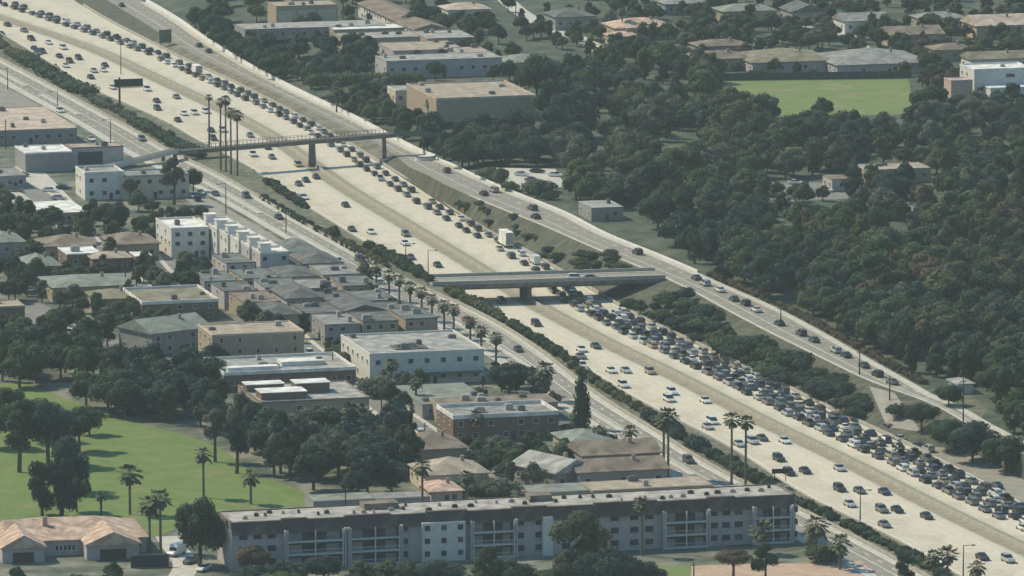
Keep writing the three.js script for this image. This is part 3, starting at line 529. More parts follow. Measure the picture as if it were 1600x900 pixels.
const housesFar = [
  [962, 64, 92, 18, 4.6, 'hip', 'rTerra', 'pink', 'big house with bright orange tile roof among trees', 3], [956, 72, 42, 10, 3.4, 'hip', 'rTerra', 'cream', 'low orange-tiled wing left of the big orange roof', 1.6],
  [792, 116, 66, 16, 4, 'hip', 'rGreen', 'grey', 'grey-green hipped house left of the curving pale road', 2.4], [868, 48, 62, 16, 5, 'hip', 'rDark', 'grey', 'dark blue-grey hipped house behind the curving road', 3],
  [1078, 113, 98, 15, 4.4, 'hip', 'rBrown', 'tan', 'brown hipped house left above the sports field', 2.4], [1092, 92, 80, 12, 4.4, 'hip', 'rBrown', 'grey', 'brown roof just behind the brown house left above the field', 2],
  [1176, 116, 130, 30, 4, 'hip', 'rOlive', 'mauve', 'wide olive hipped roof directly above the sports field', 3.4], [1308, 119, 150, 34, 3.8, 'hip', 'rGrey', 'mauve', 'widest grey hipped roof above the right end of the field', 4],
  [1238, 40, 54, 16, 5, 'gable', 'rDark', 'grey', 'dark steep gabled house at the top edge', 3], [1320, 52, 70, 14, 4.4, 'gable', 'rGrey', 'white', 'grey gabled house right of the dark steep gable', 2.6],
  [1392, 74, 84, 16, 4.4, 'gable', 'rBrown', 'pink', 'brown gabled house with pale ridges above the grey hip', 2.6], [1440, 48, 72, 14, 4.2, 'hip', 'rGrey', 'tan', 'grey hipped house left of the pink tiled roof', 2.2],
  [1526, 62, 84, 18, 5, 'gable', 'rPink', 'pink', 'house with pink ribbed tile roof at the right edge', 3.4], [1518, 112, 92, 12, 4.2, 'gable', 'rOlive', 'white', 'white-walled house in front of the pink tiled roof', 2.4],
  [1130, 36, 84, 14, 4.2, 'hip', 'rGreen', 'tan', 'grey-green roof half hidden by trees near the top', 2.4], [1040, 24, 70, 14, 4.2, 'hip', 'rGrey', 'grey', 'grey roof at the top edge right of the orange house', 2.4],
  [700, 34, 66, 14, 4.4, 'hip', 'rPink', 'white', 'pinkish roof at the top edge right of the round trees', 2.2], [1462, 96, 60, 12, 4, 'hip', 'rBrown', 'tan', 'small brown roof left of the white modern house', 2]];
for (const [u, v, w, d, h, type, r, wl, lb, rise] of housesFar) building({ u, v, w, d, h, type, roof: r, wall: wl, label: lb, rise, name: 'house', cat: 'house', floors: 1 });
{ const b = building({ u: 1522, v: 150, w: 92, d: 16, h: 9, roof: 'rWhite', wall: 'white', trim: 'rWhite', lip: 0.7, label: 'modern white flat-roofed house at the right edge beside the field', floors: 2, cols: 4, winw: 3.4, units: 1, name: 'modern_house', cat: 'house' });
  mesh('terrace_roof', boxUV(box(b.w * 0.8, 0.4, 8, b.w * 0.55, 3.6, 4)), B.rWhite, b.t); mesh('terrace_wall', boxUV(box(b.w * 0.78, 3.35, 7.6, b.w * 0.55, 1.68, 4)), B.white, b.t); }
building({ u: 1486, v: 158, w: 34, d: 8, h: 7, roof: 'rPink', wall: 'pink', trim: 'rPink', label: 'small pink building just left of the modern white house', win: false, units: 0, name: 'pink_building' });
building({ u: 924, v: 346, w: 50, d: 15, h: 4.2, roof: 'rPale', wall: 'grey', trim: 'rPale', lip: 0.2, label: 'pale roof alone among the trees beside the far frontage road', units: 1, cols: 2 });
building({ u: 1352, v: 288, w: 104, d: 14, h: 4.4, roof: 'rTan', wall: 'tan', trim: 'rPale', lip: 0.4, label: 'low tan building hidden in the wood below the sports field', units: 2, floors: 1 });
building({ u: 1497, v: 616, w: 24, d: 8, h: 2.6, rise: 1.0, type: 'hip', win: false, chimney: false, roof: 'rPale', wall: 'white', label: 'small pale building behind the tall pole at the right', cols: 1, name: 'shed', cat: 'shed' });
building({ u: 1300, v: 300, w: 30, d: 10, h: 4, roof: 'rBrown', wall: 'mauve', trim: 'rBrown', lip: 0.2, label: 'little mauve hut by the car park in the wood', cols: 1, units: 0, name: 'hut', cat: 'hut' });
{ // field wall
  const a = g(1120, 126, 0), b = g(1424, 122, 0), w = Math.hypot(b[0] - a[0], b[1] - a[1]), t = thing('field_wall', 'dark green windscreen wall along the back of the sports field', 'wall', a[0], 0, a[1], Math.atan2(-(b[1] - a[1]), b[0] - a[0]));
  const gm = flat(0.035, 0.065, 0.055);
  for (let i = 0; i < 12; i++) { mesh('panel', box(w / 12 - 0.2, 2.6, 0.12, (i + 0.5) * w / 12, 1.35, 0), gm, t); mesh('post', box(0.2, 2.9, 0.2, i * w / 12, 1.45, 0), M.steel, t); }
}

// ---------------------------------------------------------------- bridges
{ // road bridge
  const a = g(676, 446, 0.2), b = g(1040, 435, 0.2), dx = b[0] - a[0], dz = b[1] - a[1], len = Math.hypot(dx, dz), yaw = Math.atan2(-dz, dx);
  const t = thing('road_bridge', 'concrete road bridge carrying a street across the freeway between both frontage roads', 'bridge', a[0], 0, a[1], yaw), W = 15;
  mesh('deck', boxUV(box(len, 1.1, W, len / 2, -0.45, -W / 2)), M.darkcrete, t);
  mesh('roadway', boxUV(box(len, 0.06, W - 4, len / 2, 0.135, -W / 2)), M.asphalt, t);
  for (const z of [-1.1, -W + 1.1]) mesh('footway', boxUV(box(len, 0.18, 1.5, len / 2, 0.19, z)), M.walk, t);
  for (const z of [-0.17, -W + 0.17]) mesh('parapet', boxUV(merged([box(len, 0.95, 0.3, len / 2, 0.6, z), box(len, 0.14, 0.46, len / 2, 1.14, z)])), M.concrete, t);
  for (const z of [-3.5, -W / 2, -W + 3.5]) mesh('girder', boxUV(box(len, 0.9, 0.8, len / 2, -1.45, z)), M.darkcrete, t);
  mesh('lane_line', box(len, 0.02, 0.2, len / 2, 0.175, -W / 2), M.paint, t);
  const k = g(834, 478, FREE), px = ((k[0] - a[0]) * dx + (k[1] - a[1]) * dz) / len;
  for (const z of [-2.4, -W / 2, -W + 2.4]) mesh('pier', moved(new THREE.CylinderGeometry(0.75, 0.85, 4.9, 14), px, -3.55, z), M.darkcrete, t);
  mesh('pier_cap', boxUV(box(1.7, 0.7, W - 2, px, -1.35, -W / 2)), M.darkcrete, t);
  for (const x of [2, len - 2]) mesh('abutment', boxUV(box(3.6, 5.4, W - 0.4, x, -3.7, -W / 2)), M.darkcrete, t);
}
{ // footbridge
  const Y = 3.0, a = g(276, 236, Y), b = g(616, 208.5, Y), dx = b[0] - a[0], dz = b[1] - a[1], len = Math.hypot(dx, dz), yaw = Math.atan2(-dz, dx);
  const t = thing('footbridge', 'narrow pedestrian bridge on tall piers crossing the whole freeway', 'footbridge', a[0], 0, a[1], yaw);
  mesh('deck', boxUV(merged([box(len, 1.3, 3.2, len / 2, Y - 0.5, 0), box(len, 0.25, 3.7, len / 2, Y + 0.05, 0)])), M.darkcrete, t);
  { const e = g(706, 214, 0.6), l2 = Math.hypot(e[0] - b[0], e[1] - b[1]), ap = mesh('approach_ramp', boxUV(merged([box(l2, 0.5, 2.6, l2 / 2, -0.25, 0), box(l2, 1.0, 0.12, l2 / 2, 0.5, 1.2), box(l2, 1.0, 0.12, l2 / 2, 0.5, -1.2)])), flat(0.10, 0.125, 0.095), t); ap.position.set(len, Y, 0); ap.rotation.set(0, Math.atan2(-(e[1] - b[1]), e[0] - b[0]) - yaw, -Math.atan2(Y - 0.8, l2), 'YXZ'); }
  for (const z of [-1.5, 1.5]) mesh('railing', merged([box(len, 0.1, 0.1, len / 2, Y + 1.75, z), box(len, 0.1, 0.1, len / 2, Y + 0.3, z), ...Array.from({ length: Math.round(len / 1.5) }, (_, i) => box(0.07, 1.6, 0.07, 0.4 + i * 1.5, Y + 1.0, z))]), M.darksteel, t);
  const along = (u, v, y) => { const k = g(u, v, y); return ((k[0] - a[0]) * dx + (k[1] - a[1]) * dz) / len; };
  for (const [u, v, y, w] of [[494, 262, FREE, 2.6], [604, 252, FREE, 1.4], [345, 268, 0, 1.4], [296, 262, 0, 1.2]]) {
    const x = along(u, v, y), h = Y - 0.75 - y - 0.02, q = new THREE.CylinderGeometry(0.55, 0.75, h, 4, 1); q.rotateY(Math.PI / 4); q.scale(w, 1, 0.9);
    mesh('pier', boxUV(moved(q.toNonIndexed(), x, y + h / 2, 0)), M.darkcrete, t);
  }
  // ramp down to the left
  const c = g(146, 268, 0.4), L0 = Math.hypot(c[0] - a[0], c[1] - a[1]), ry = Math.atan2(-(c[1] - a[1]), c[0] - a[0]) - yaw;
  const r = mesh('ramp', boxUV(box(L0, 0.6, 2.8, L0 / 2, 0, 0)), M.walk, t); r.position.set(0, Y - 0.2, 0); r.rotation.set(0, ry, -Math.atan2(Y - 0.4, L0), 'YXZ');
  for (const z of [-1.3, 1.3]) mesh('ramp_railing', box(L0, 0.9, 0.12, L0 / 2, 0.75, z), M.walk, r);
}
{ // curved landing wall by the far frontage road
  const p = at(664, 250), t = thing('landing_wall', 'short curved pale wall with dark rim beside the footbridge on the far road', 'wall', p[0], p[1], p[2], 0.3);
  const ring = new THREE.CylinderGeometry(3.6, 3.6, 1.5, 24, 1, false, -Math.PI / 2, Math.PI); mesh('wall', moved(ring, 0, 0.75, 0), M.white, t);
  mesh('rim', moved(new THREE.TorusGeometry(3.6, 0.18, 6, 24, Math.PI).rotateX(Math.PI / 2), 0, 1.5, 0), M.darksteel, t);
}

// ---------------------------------------------------------------- signs, lamps, poles
{
  const p = at(187, 172), t = thing('overhead_sign', 'cantilever freeway sign seen from behind on a tall post near the upper left', 'road sign', p[0], p[1], p[2], 0.28);
  const h = 11.5;
  mesh('post', moved(new THREE.CylinderGeometry(0.32, 0.42, h, 12), 0, h / 2, 0), M.darksteel, t);
  mesh('arm', merged([box(10.5, 0.3, 0.3, 3.0, h - 1.2, 0), box(10.5, 0.3, 0.3, 3.0, h - 3.0, 0)]), M.darksteel, t);
  mesh('panel', box(10.2, 2.8, 0.2, 3.2, h - 2.0, 0.35), flat(0.045, 0.044, 0.03), t);
  for (const x of [-1.2, 1.2, 3.6, 6.0]) mesh('brace', box(0.16, 2.9, 0.12, x + 0.6, h - 2.0, 0.52), M.darksteel, t);
  mesh('walkway', box(9.2, 0.12, 0.9, 3.4, h - 3.6, 0.7), M.steel, t);
}
{
  const p = at(1219, 752), t = thing('road_sign', 'low dark sign panel at the near edge of the freeway by the twin palms', 'road sign', p[0], p[1], p[2], 0.2);
  for (const x of [-1.4, 1.4]) mesh('post', moved(new THREE.CylinderGeometry(0.1, 0.1, 3.2, 8), x, 1.6, 0), M.steel, t);
  mesh('panel', box(4.4, 1.2, 0.14, 0, 2.6, 0.12), flat(0.035, 0.045, 0.035), t);
}
{ const p = at(258, 72), t = thing('sign_board', 'olive sign board beside the far frontage road near the top left', 'road sign', p[0], p[1], p[2], 0.5);
  for (const x of [-1.6, 1.6]) mesh('post', box(0.25, 4.6, 0.25, x, 2.3, 0), M.steel, t); mesh('panel', box(5.2, 5.0, 0.18, 0, 3.8, 0.2), flat(0.12, 0.12, 0.075), t); }
function lamp(u, v, hpx, label, arm = 1, where) {
  const p = where ?? at(u, v), h = hpx / pxm(v), t = thing('street_lamp', label, 'street lamp', p[0], p[1], p[2], 0.3);
  mesh('pole', moved(new THREE.CylinderGeometry(0.1, 0.2, h, 8), 0, h / 2, 0), M.darksteel, t);
  mesh('arm', box(2.4 * arm, 0.12, 0.12, 1.2 * arm, h - 0.1, 0), M.darksteel, t); mesh('lamp_head', merged([box(0.9, 0.22, 0.4, 2.5 * arm, h - 0.12, 0), box(0.5, 0.12, 0.3, 2.5 * arm, h - 0.26, 0)]), M.steel, t);
}
function pole(u, v, hpx, label) {
  const p = at(u, v), h = hpx / pxm(v), t = thing('utility_pole', label, 'pole', p[0], p[1], p[2], 0.3);
  mesh('pole', moved(new THREE.CylinderGeometry(0.13, 0.22, h, 8), 0, h / 2, 0), M.darksteel, t); mesh('crossarm', box(1.8, 0.14, 0.14, 0, h - 0.8, 0), M.darksteel, t);
}
lamp(189, 116, 56, 'tall lamp in the freeway median above the overhead sign');
lamp(90, 172, 30, 'street lamp on the near frontage road beside the white car', -1);
lamp(173, 226, 40, 'street lamp on the near frontage road above the pale garage building', -1);
lamp(12, 140, 34, 'street lamp at the left edge of the near frontage road', -1);
lamp(353, 334, 48, 'lamp post on the near frontage road left of the four tall footbridge palms', -1);
lamp(447, 364, 34, 'street lamp on the near frontage road beside the townhouses', -1);
lamp(634, 424, 44, 'lamp post on the verge just left of the road bridge');
lamp(669, 446, 56, 'lamp post at the left end of the road bridge');
lamp(1344, 815, 52, 'lamp post on the near freeway edge among the lower traffic');
lamp(1505, 900, 50, 'bare lamp post at the bottom right beside the freeway');
pole(1505, 662, 72, 'very tall dark pole at the end of the far frontage road');
pole(1343, 586, 40, 'pole on the far frontage road beside the queue of cars');
pole(540, 836, 78, 'thin pole rising in front of the left balconies of the apartment block');
pole(1084, 925, 48, 'left of two posts on the terrace at the bottom');
pole(1147, 925, 50, 'right of two posts on the terrace at the bottom');
pole(9, 232, 46, 'thin dark pole before the pinkish parking roof');
pole(806, 40, 46, 'tall dark pole at the top edge by the curving pale road');
pole(1220, 510, 32, 'pole beside the far frontage road above the single dark car');
[[452, 540], [520, 590], [596, 646], [664, 700], [742, 750], [330, 470], [118, 372], [196, 452]].forEach(([u, v], i) => pole(u, v, 40, ['wooden pole at the upper bend of the side street', 'wooden pole above the white townhouse car row', 'wooden pole left of the white apartment house', 'wooden pole on the side street below the white apartment house', 'wooden pole near the lower end of the side street', 'wooden pole left of the packed townhouse columns', 'wooden pole beside the white square roof', 'wooden pole beside the small olive roof'][i]));
pole(1390, 626, 40, 'pole beside the slip road');

// ---------------------------------------------------------------- vehicles (front towards +z)
function hull(sections) { // each section: z, half width, bottom, top, [half width at the top]
  const P = [], I = [], n = 8;
  for (const [z, w, y0, y1, wt] of sections) { const t = wt ?? w * 0.9, h = y1 - y0; for (const [x, y] of [[-w * 0.86, y0], [-w, y0 + h * 0.22], [-lerp(w, t, 0.4), y0 + h * 0.72], [-t, y1], [t, y1], [lerp(w, t, 0.4), y0 + h * 0.72], [w, y0 + h * 0.22], [w * 0.86, y0]]) P.push(x, y, z); }
  const m = sections.length;
  for (let i = 0; i < m - 1; i++) for (let j = 0; j < n; j++) { const a = i * n + j, b = i * n + (j + 1) % n; I.push(a, a + n, b, b, a + n, b + n); }
  for (let j = 1; j < n - 1; j++) { I.push(0, j, j + 1); const e = (m - 1) * n; I.push(e, e + j + 1, e + j); }
  const q = new THREE.BufferGeometry(); q.setAttribute('position', new THREE.Float32BufferAttribute(P, 3)); q.setIndex(I);
  const r = q.toNonIndexed(); r.setAttribute('uv', new THREE.BufferAttribute(new Float32Array(r.attributes.position.count * 2), 2));
  const p = r.attributes.position; // outward winding
  r.computeVertexNormals();
  let s = 0; const nn = r.attributes.normal; for (let i = 0; i < p.count; i++) s += nn.getX(i) * p.getX(i);
  if (s < 0) { const A = p.array; for (let i = 0; i < A.length; i += 9) for (let k = 0; k < 3; k++) { const t = A[i + 3 + k]; A[i + 3 + k] = A[i + 6 + k]; A[i + 6 + k] = t; } r.computeVertexNormals(); }
  return r;
}
const wheelGeo = (() => { const q = new THREE.CylinderGeometry(0.33, 0.33, 0.22, 14); q.rotateZ(Math.PI / 2); return q; })();
const KIND = {
  sedan: { cat: 'car', word: 'sedan', half: [0.80, 1.38],
    body: () => merged([hull([[-2.35, 0.74, 0.45, 0.86], [-2.22, 0.88, 0.30, 1.0], [-1.4, 0.91, 0.22, 1.03], [0, 0.92, 0.2, 0.98], [1.1, 0.91, 0.22, 0.97], [2.0, 0.87, 0.28, 0.82], [2.35, 0.70, 0.40, 0.62]]), hull([[-1.1, 0.58, 1.39, 1.45], [-0.5, 0.64, 1.42, 1.49], [0.1, 0.6, 1.40, 1.46]]), hull([[0.12, 0.03, 0.96, 1.43, 0.03], [0.2, 0.03, 0.96, 1.4, 0.03]])]),
    glass: () => hull([[-1.85, 0.74, 0.9, 1.0, 0.70], [-1.1, 0.78, 0.9, 1.41, 0.60], [0.15, 0.80, 0.9, 1.43, 0.62], [1.12, 0.78, 0.88, 0.97, 0.72]]), axles: [-1.42, 1.42] },
  suv: { cat: 'car', word: 'SUV', half: [0.85],
    body: () => merged([hull([[-2.35, 0.84, 0.45, 1.05], [-2.2, 0.93, 0.34, 1.12], [-1, 0.95, 0.28, 1.1], [1.0, 0.95, 0.28, 1.08], [2.05, 0.92, 0.34, 0.98], [2.35, 0.78, 0.45, 0.75]]), hull([[-2.15, 0.62, 1.66, 1.73], [-1.2, 0.70, 1.70, 1.79], [0.15, 0.66, 1.66, 1.74]]), hull([[-2.2, 0.88, 1.0, 1.66, 0.7], [-2.0, 0.88, 1.0, 1.68, 0.7]])]),
    glass: () => hull([[-2.28, 0.84, 1.0, 1.12, 0.80], [-2.05, 0.85, 1.0, 1.68, 0.68], [0.2, 0.86, 1.0, 1.70, 0.68], [1.0, 0.85, 0.98, 1.08, 0.78]]), axles: [-1.45, 1.45] },
  pickup_truck: { cat: 'pickup truck', word: 'pickup truck',
    body: () => merged([hull([[-0.75, 0.95, 0.36, 1.12], [0.9, 0.96, 0.34, 1.12], [2.4, 0.94, 0.38, 1.05], [2.75, 0.82, 0.5, 0.8]]), box(1.9, 0.42, 2.1, 0, 0.6, -1.75), box(0.12, 0.42, 2.1, -0.89, 0.99, -1.75), box(0.12, 0.42, 2.1, 0.89, 0.99, -1.75), box(1.66, 0.42, 0.1, 0, 0.99, -2.74), hull([[-0.7, 0.62, 1.72, 1.79], [0.3, 0.64, 1.74, 1.82], [0.6, 0.62, 1.72, 1.78]])]),
    glass: () => hull([[-0.82, 0.82, 1.05, 1.72, 0.68], [0.6, 0.84, 1.05, 1.74, 0.68], [1.3, 0.82, 1.05, 1.14, 0.78]]), axles: [-1.75, 1.75] },
  minivan: { cat: 'van', word: 'minivan',
    body: () => merged([hull([[-2.45, 0.88, 0.45, 1.1], [-2.3, 0.96, 0.3, 1.15], [0.8, 0.97, 0.26, 1.1], [2.1, 0.92, 0.3, 0.92], [2.45, 0.76, 0.42, 0.7]]), hull([[-2.2, 0.70, 1.72, 1.78], [-0.8, 0.75, 1.76, 1.84], [0.6, 0.68, 1.68, 1.76]]), hull([[-2.32, 0.9, 1.0, 1.70, 0.74], [-2.12, 0.9, 1.0, 1.74, 0.74]])]),
    glass: () => hull([[-2.36, 0.88, 1.0, 1.12, 0.84], [-2.15, 0.88, 1.0, 1.74, 0.72], [0.5, 0.89, 1.0, 1.72, 0.70], [1.75, 0.86, 0.92, 1.0, 0.78]]), axles: [-1.5, 1.55] },
  delivery_van: { cat: 'van', word: 'delivery van',
    body: () => merged([hull([[-2.75, 0.98, 0.4, 2.5, 0.9], [1.1, 1.0, 0.38, 2.55, 0.92], [1.6, 0.98, 0.38, 1.3, 0.92], [2.5, 0.95, 0.4, 1.1, 0.86], [2.75, 0.8, 0.5, 0.85, 0.7]])]),
    glass: () => hull([[0.9, 0.9, 1.3, 2.3, 0.88], [1.12, 0.96, 1.25, 2.3, 0.86], [1.75, 0.9, 1.2, 1.34, 0.86]]), axles: [-1.7, 1.7] },
};
const PAINT = {
  white: [0.72, 0.72, 0.70], silver: [0.42, 0.43, 0.43], grey: [0.15, 0.155, 0.16], charcoal: [0.05, 0.052, 0.055], black: [0.014, 0.014, 0.016], navy: [0.018, 0.03, 0.08], red: [0.26, 0.025, 0.02], tan: [0.36, 0.30, 0.21], blue: [0.03, 0.09, 0.22],
};
const paintMat = {}; for (const k in PAINT) paintMat[k] = new THREE.MeshPhysicalMaterial({ color: lin(...PAINT[k]), roughness: 0.42, metalness: 0.1, clearcoat: 0.7, clearcoatRoughness: 0.08 });
const geoOf = {};
const lampGeo = { f: merged([box(0.34, 0.14, 0.06, -0.58, 0.72, 2.3), box(0.34, 0.14, 0.06, 0.58, 0.72, 2.3)]) };
const carCount = {};
function car(kind, color, x, y, z, yaw, label, group, wheels) {
  const K = KIND[kind]; geoOf[kind] ??= { b: K.body(), g: K.glass() };
  const t = thing(kind, label, K.cat, x, y, z, yaw, group); t.scale.setScalar(1.1);
  mesh('body', geoOf[kind].b, paintMat[color], t); mesh('window', geoOf[kind].g, M.glass, t);
  if (wheels) for (const s of [-1, 1]) for (const a of K.axles) { const w = mesh('wheel', wheelGeo, M.rubber, t); w.position.set(s * 0.82, 0.33, a); }
  carCount[kind] = (carCount[kind] ?? 0) + 1;
  return t;
}
const dirOf = (f, z) => Math.atan2(f(z + 4) - f(z - 4), 8);
const rc = rng(2024);
const WORD = { sedan: 'sedan', suv: 'SUV', pickup_truck: 'pickup', minivan: 'minivan', delivery_van: 'delivery van' };

// the open carriageway: each car where the photograph has it (it drives towards the camera)
const openCars = [];
const open = (kind, color, ...px) => px.forEach(([u, v]) => openCars.push({ kind, color, u, v }));
open('sedan', 'black', [12, 41], [2, 55], [54, 78], [93, 90], [142, 123], [164, 104], [245, 160], [278, 190], [330, 206]);
open('sedan', 'grey', [38, 50], [59, 85], [276, 154], [391, 214], [425, 248]);
open('suv', 'charcoal', [49, 63], [66, 83], [109, 98], [123, 93], [246, 172], [333, 219], [378, 266]);
open('sedan', 'white', [76, 69], [103, 105], [162, 112], [176, 139], [288, 180]);
open('suv', 'white', [99, 77], [230, 142], [304, 179], [322, 177], [348, 206]);
open('sedan', 'silver', [147, 113]);
open('pickup_truck', 'white', [395, 244]);
open('sedan', 'black', [418, 233], [478, 284], [494, 279], [540, 323], [684, 417]);
open('minivan', 'tan', [466, 260]);
open('sedan', 'charcoal', [467, 290], [550, 361], [642, 405]);
open('sedan', 'white', [475, 311], [580, 365], [633, 383]);
open('suv', 'grey', [634, 369]);
open('sedan', 'white', [909, 549], [955, 582]); open('sedan', 'grey', [752, 473], [908, 560]);
open('suv', 'black', [784, 474], [838, 509]);
open('sedan', 'charcoal', [931, 544], [1191, 688]);
open('suv', 'white', [910, 575], [974, 605], [1050, 616]);
open('sedan', 'silver', [978, 582], [1106, 670], [1328, 791]);
open('suv', 'tan', [1016, 584]);
open('minivan', 'white', [1045, 627], [1113, 662]);
open('sedan', 'white', [1102, 629], [1226, 692]); open('sedan', 'silver', [1155, 697], [1312, 735]);
open('suv', 'silver', [1176, 693], [1575, 878]);
open('suv', 'black', [1217, 720], [1233, 742], [1312, 767]);
open('sedan', 'black', [1258, 739], [1402, 800], [1448, 810], [1535, 874]);
open('sedan', 'grey', [1343, 770], [1382, 823]);
open('sedan', 'navy', [1382, 772]);
open('suv', 'grey', [1378, 800]);
{
  const part = v => v < 236 ? 'beyond the footbridge' : v < 442 ? 'between footbridge and road bridge' : v < 700 ? 'below the road bridge' : 'near the lower right corner';
  const n = {};
  openCars.sort((a, b) => a.u - b.u);
  for (const c of openCars) {
    const [x, z] = g(c.u, c.v, FREE), key = c.color + c.kind + part(c.v); n[key] = (n[key] ?? 0) + 1;
    const same = openCars.filter(q => q.color === c.color && q.kind === c.kind && part(q.v) === part(c.v)).length;
    car(c.kind, c.color, x, FREE + 0.01, z, dirOf(xM, z), `${c.color} ${WORD[c.kind]} in the light traffic ${part(c.v)}${same > 1 ? ', ' + ord(n[key] - 1) + ' such from left' : ''}`, 'cars in light traffic', true);
  }
}
// the jammed carriageway: queues of cars driving away from the camera
{
  const zOf = v => g(800, v, FREE)[1];
  const rows = [
    // offset from the median upper part / lower part, where it starts and ends, gaps
    { name: 'jammed lane nearest the median', a: 15.2, b: 9.9, v0: -2, v1: 905, up: 9.4, mid: 12.2, low: 7.7 },
    { name: 'second jammed lane', a: 19.6, b: 13.5, v0: -2, v1: 905, up: 9.4, mid: 12.6, low: 7.6 },
    { name: 'third jammed lane', a: 17.0, b: 17.0, v0: 440, v1: 905, up: 9, mid: 9, low: 8.0 },
    { name: 'outermost jammed lane', a: 20.5, b: 20.5, v0: 486, v1: 905, up: 9, mid: 9, low: 8.4 },
  ];
  const kinds = ['sedan', 'sedan', 'sedan', 'sedan', 'suv', 'suv', 'suv', 'suv', 'minivan', 'pickup_truck'], cols = ['black', 'black', 'black', 'black', 'black', 'charcoal', 'charcoal', 'charcoal', 'charcoal', 'grey', 'grey', 'grey', 'silver', 'silver', 'white', 'white', 'grey', 'navy', 'tan', 'black', 'charcoal', 'grey', 'white', 'black', 'charcoal', 'black', 'silver', 'grey', 'charcoal', 'black', 'grey', 'charcoal', 'black'];
  const seg = z => z < zOf(232) ? 'beyond the footbridge' : z < zOf(372) ? 'between footbridge and box truck' : z < zOf(437) ? 'just above the road bridge' : z < zOf(700) ? 'below the road bridge' : 'near the right edge';
  const truckZ = zOf(386), farTruckZ = zOf(112);
  rows.forEach((r, ri) => {
    const n = {}, list = [];
    let z = zOf(r.v0) + rc() * 6;
    while (z < zOf(r.v1)) {
      const k = smooth(zOf(425), zOf(475), z), off = lerp(r.a, r.b, k) + (rc() - 0.5) * 0.9;
      const gap = z < zOf(215) ? r.up : z < zOf(440) ? r.mid : r.low;
      const clash = ri === 1 && (Math.abs(z - truckZ) < 10 || Math.abs(z - farTruckZ) < 10);
      const hole = rc() < 0.05;
      if (!clash && !hole && xM(z) + off < xFE(z) - 1.3) list.push([z, off]);
      z += gap * (0.84 + rc() * 0.42);
    }
    for (const [z, off] of list) {
      const s = seg(z), i = n[s] = (n[s] ?? -1) + 1, kind = kinds[Math.floor(rc() * kinds.length)], color = cols[Math.floor(rc() * cols.length)];
      car(kind, color, xM(z) + off, FREE + 0.01, z, dirOf(xM, z) + Math.PI + (rc() - 0.5) * 0.03, `${color} ${WORD[kind]} in the ${r.name}, ${ord(i)} down ${s}`, 'cars queueing in the jam', z > zOf(560));
    }
  });
  // a few on the outside of the queue
  for (const [u, v, kind, color, label] of [[1450, 705, 'suv', 'silver', 'silver SUV alone outside the jam queue by the slip road'], [1557, 762, 'sedan', 'charcoal', 'charcoal sedan alone on the slip road at the right edge'], [1434, 700, 'sedan', 'black', 'black sedan just left of the silver SUV outside the queue'], [1405, 688, 'sedan', 'silver', 'silver sedan at the outer edge of the jam beside the slip road'], [1386, 672, 'suv', 'grey', 'grey SUV at the outer edge of the jam, uppermost by the slip road']]) { const [x, z] = g(u, v, FREE); car(kind, color, x, FREE + 0.01, z, dirOf(xM, z) + Math.PI, label, undefined, true); }
  const van = g(836, 412, FREE); car('delivery_van', 'white', van[0], FREE + 0.01, van[1], dirOf(xM, van[1]) + Math.PI, 'white delivery van at the outer edge of the jam just above the road bridge', undefined, true);
  const rv = g(328, 212, 0);
}
// box trucks
function boxTruck(u, v, label, len, hgt) {
  const [x, z] = g(u, v, FREE), t = thing('box_truck', label, 'truck', x, FREE + 0.01, z, dirOf(xM, z) + Math.PI);
  const wm = paintMat.white;
  mesh('cargo_box', boxUV(merged([box(2.5, hgt, len, 0, 1.0 + hgt / 2, -len / 2 + 1.2), box(2.58, 0.16, len + 0.06, 0, 1.0 + hgt, -len / 2 + 1.2), box(2.58, 0.2, len + 0.06, 0, 1.0, -len / 2 + 1.2)])), B.rWhite, t);
  mesh('cab', hull([[1.35, 1.1, 0.5, 2.5, 1.0], [2.6, 1.1, 0.45, 2.45, 0.98], [3.2, 1.08, 0.45, 1.5, 1.0], [3.6, 1.0, 0.5, 1.35, 0.9]]), wm, t);
  mesh('windscreen', hull([[2.4, 1.0, 1.55, 2.3, 0.9], [2.75, 0.98, 1.5, 2.28, 0.88], [3.25, 0.95, 1.45, 1.56, 0.9]]), M.glass, t);
  mesh('rear_door', box(2.2, hgt - 0.4, 0.06, 0, 1.05 + hgt / 2, 1.2 - len - 0.03), B.rPale, t);
  mesh('chassis', box(0.9, 0.25, len + 2, 0, 0.75, -len / 2 + 2), M.darksteel, t);
  for (const s of [-1, 1]) for (const a of [2.5, -len + 3]) { const w = mesh('wheel', wheelGeo, M.rubber, t); w.position.set(s * 1.02, 0.45, a); w.scale.setScalar(1.36); }
}
boxTruck(787, 383, 'tall white box truck in the jam above the road bridge', 8.6, 3.9);
boxTruck(306, 116, 'pale box truck in the jam far up the freeway near the top', 6.0, 2.6);
// on the road bridge
[[901, 437, 'suv', 'white', 'white SUV crossing the road bridge'], [924, 437, 'sedan', 'charcoal', 'charcoal sedan crossing the road bridge right of the white SUV']].forEach(([u, v, k, c, l]) => { const p = g(u, v, 0.18); car(k, c, p[0], 0.18, p[1], Math.PI / 2 + 0.12, l, undefined, true); });
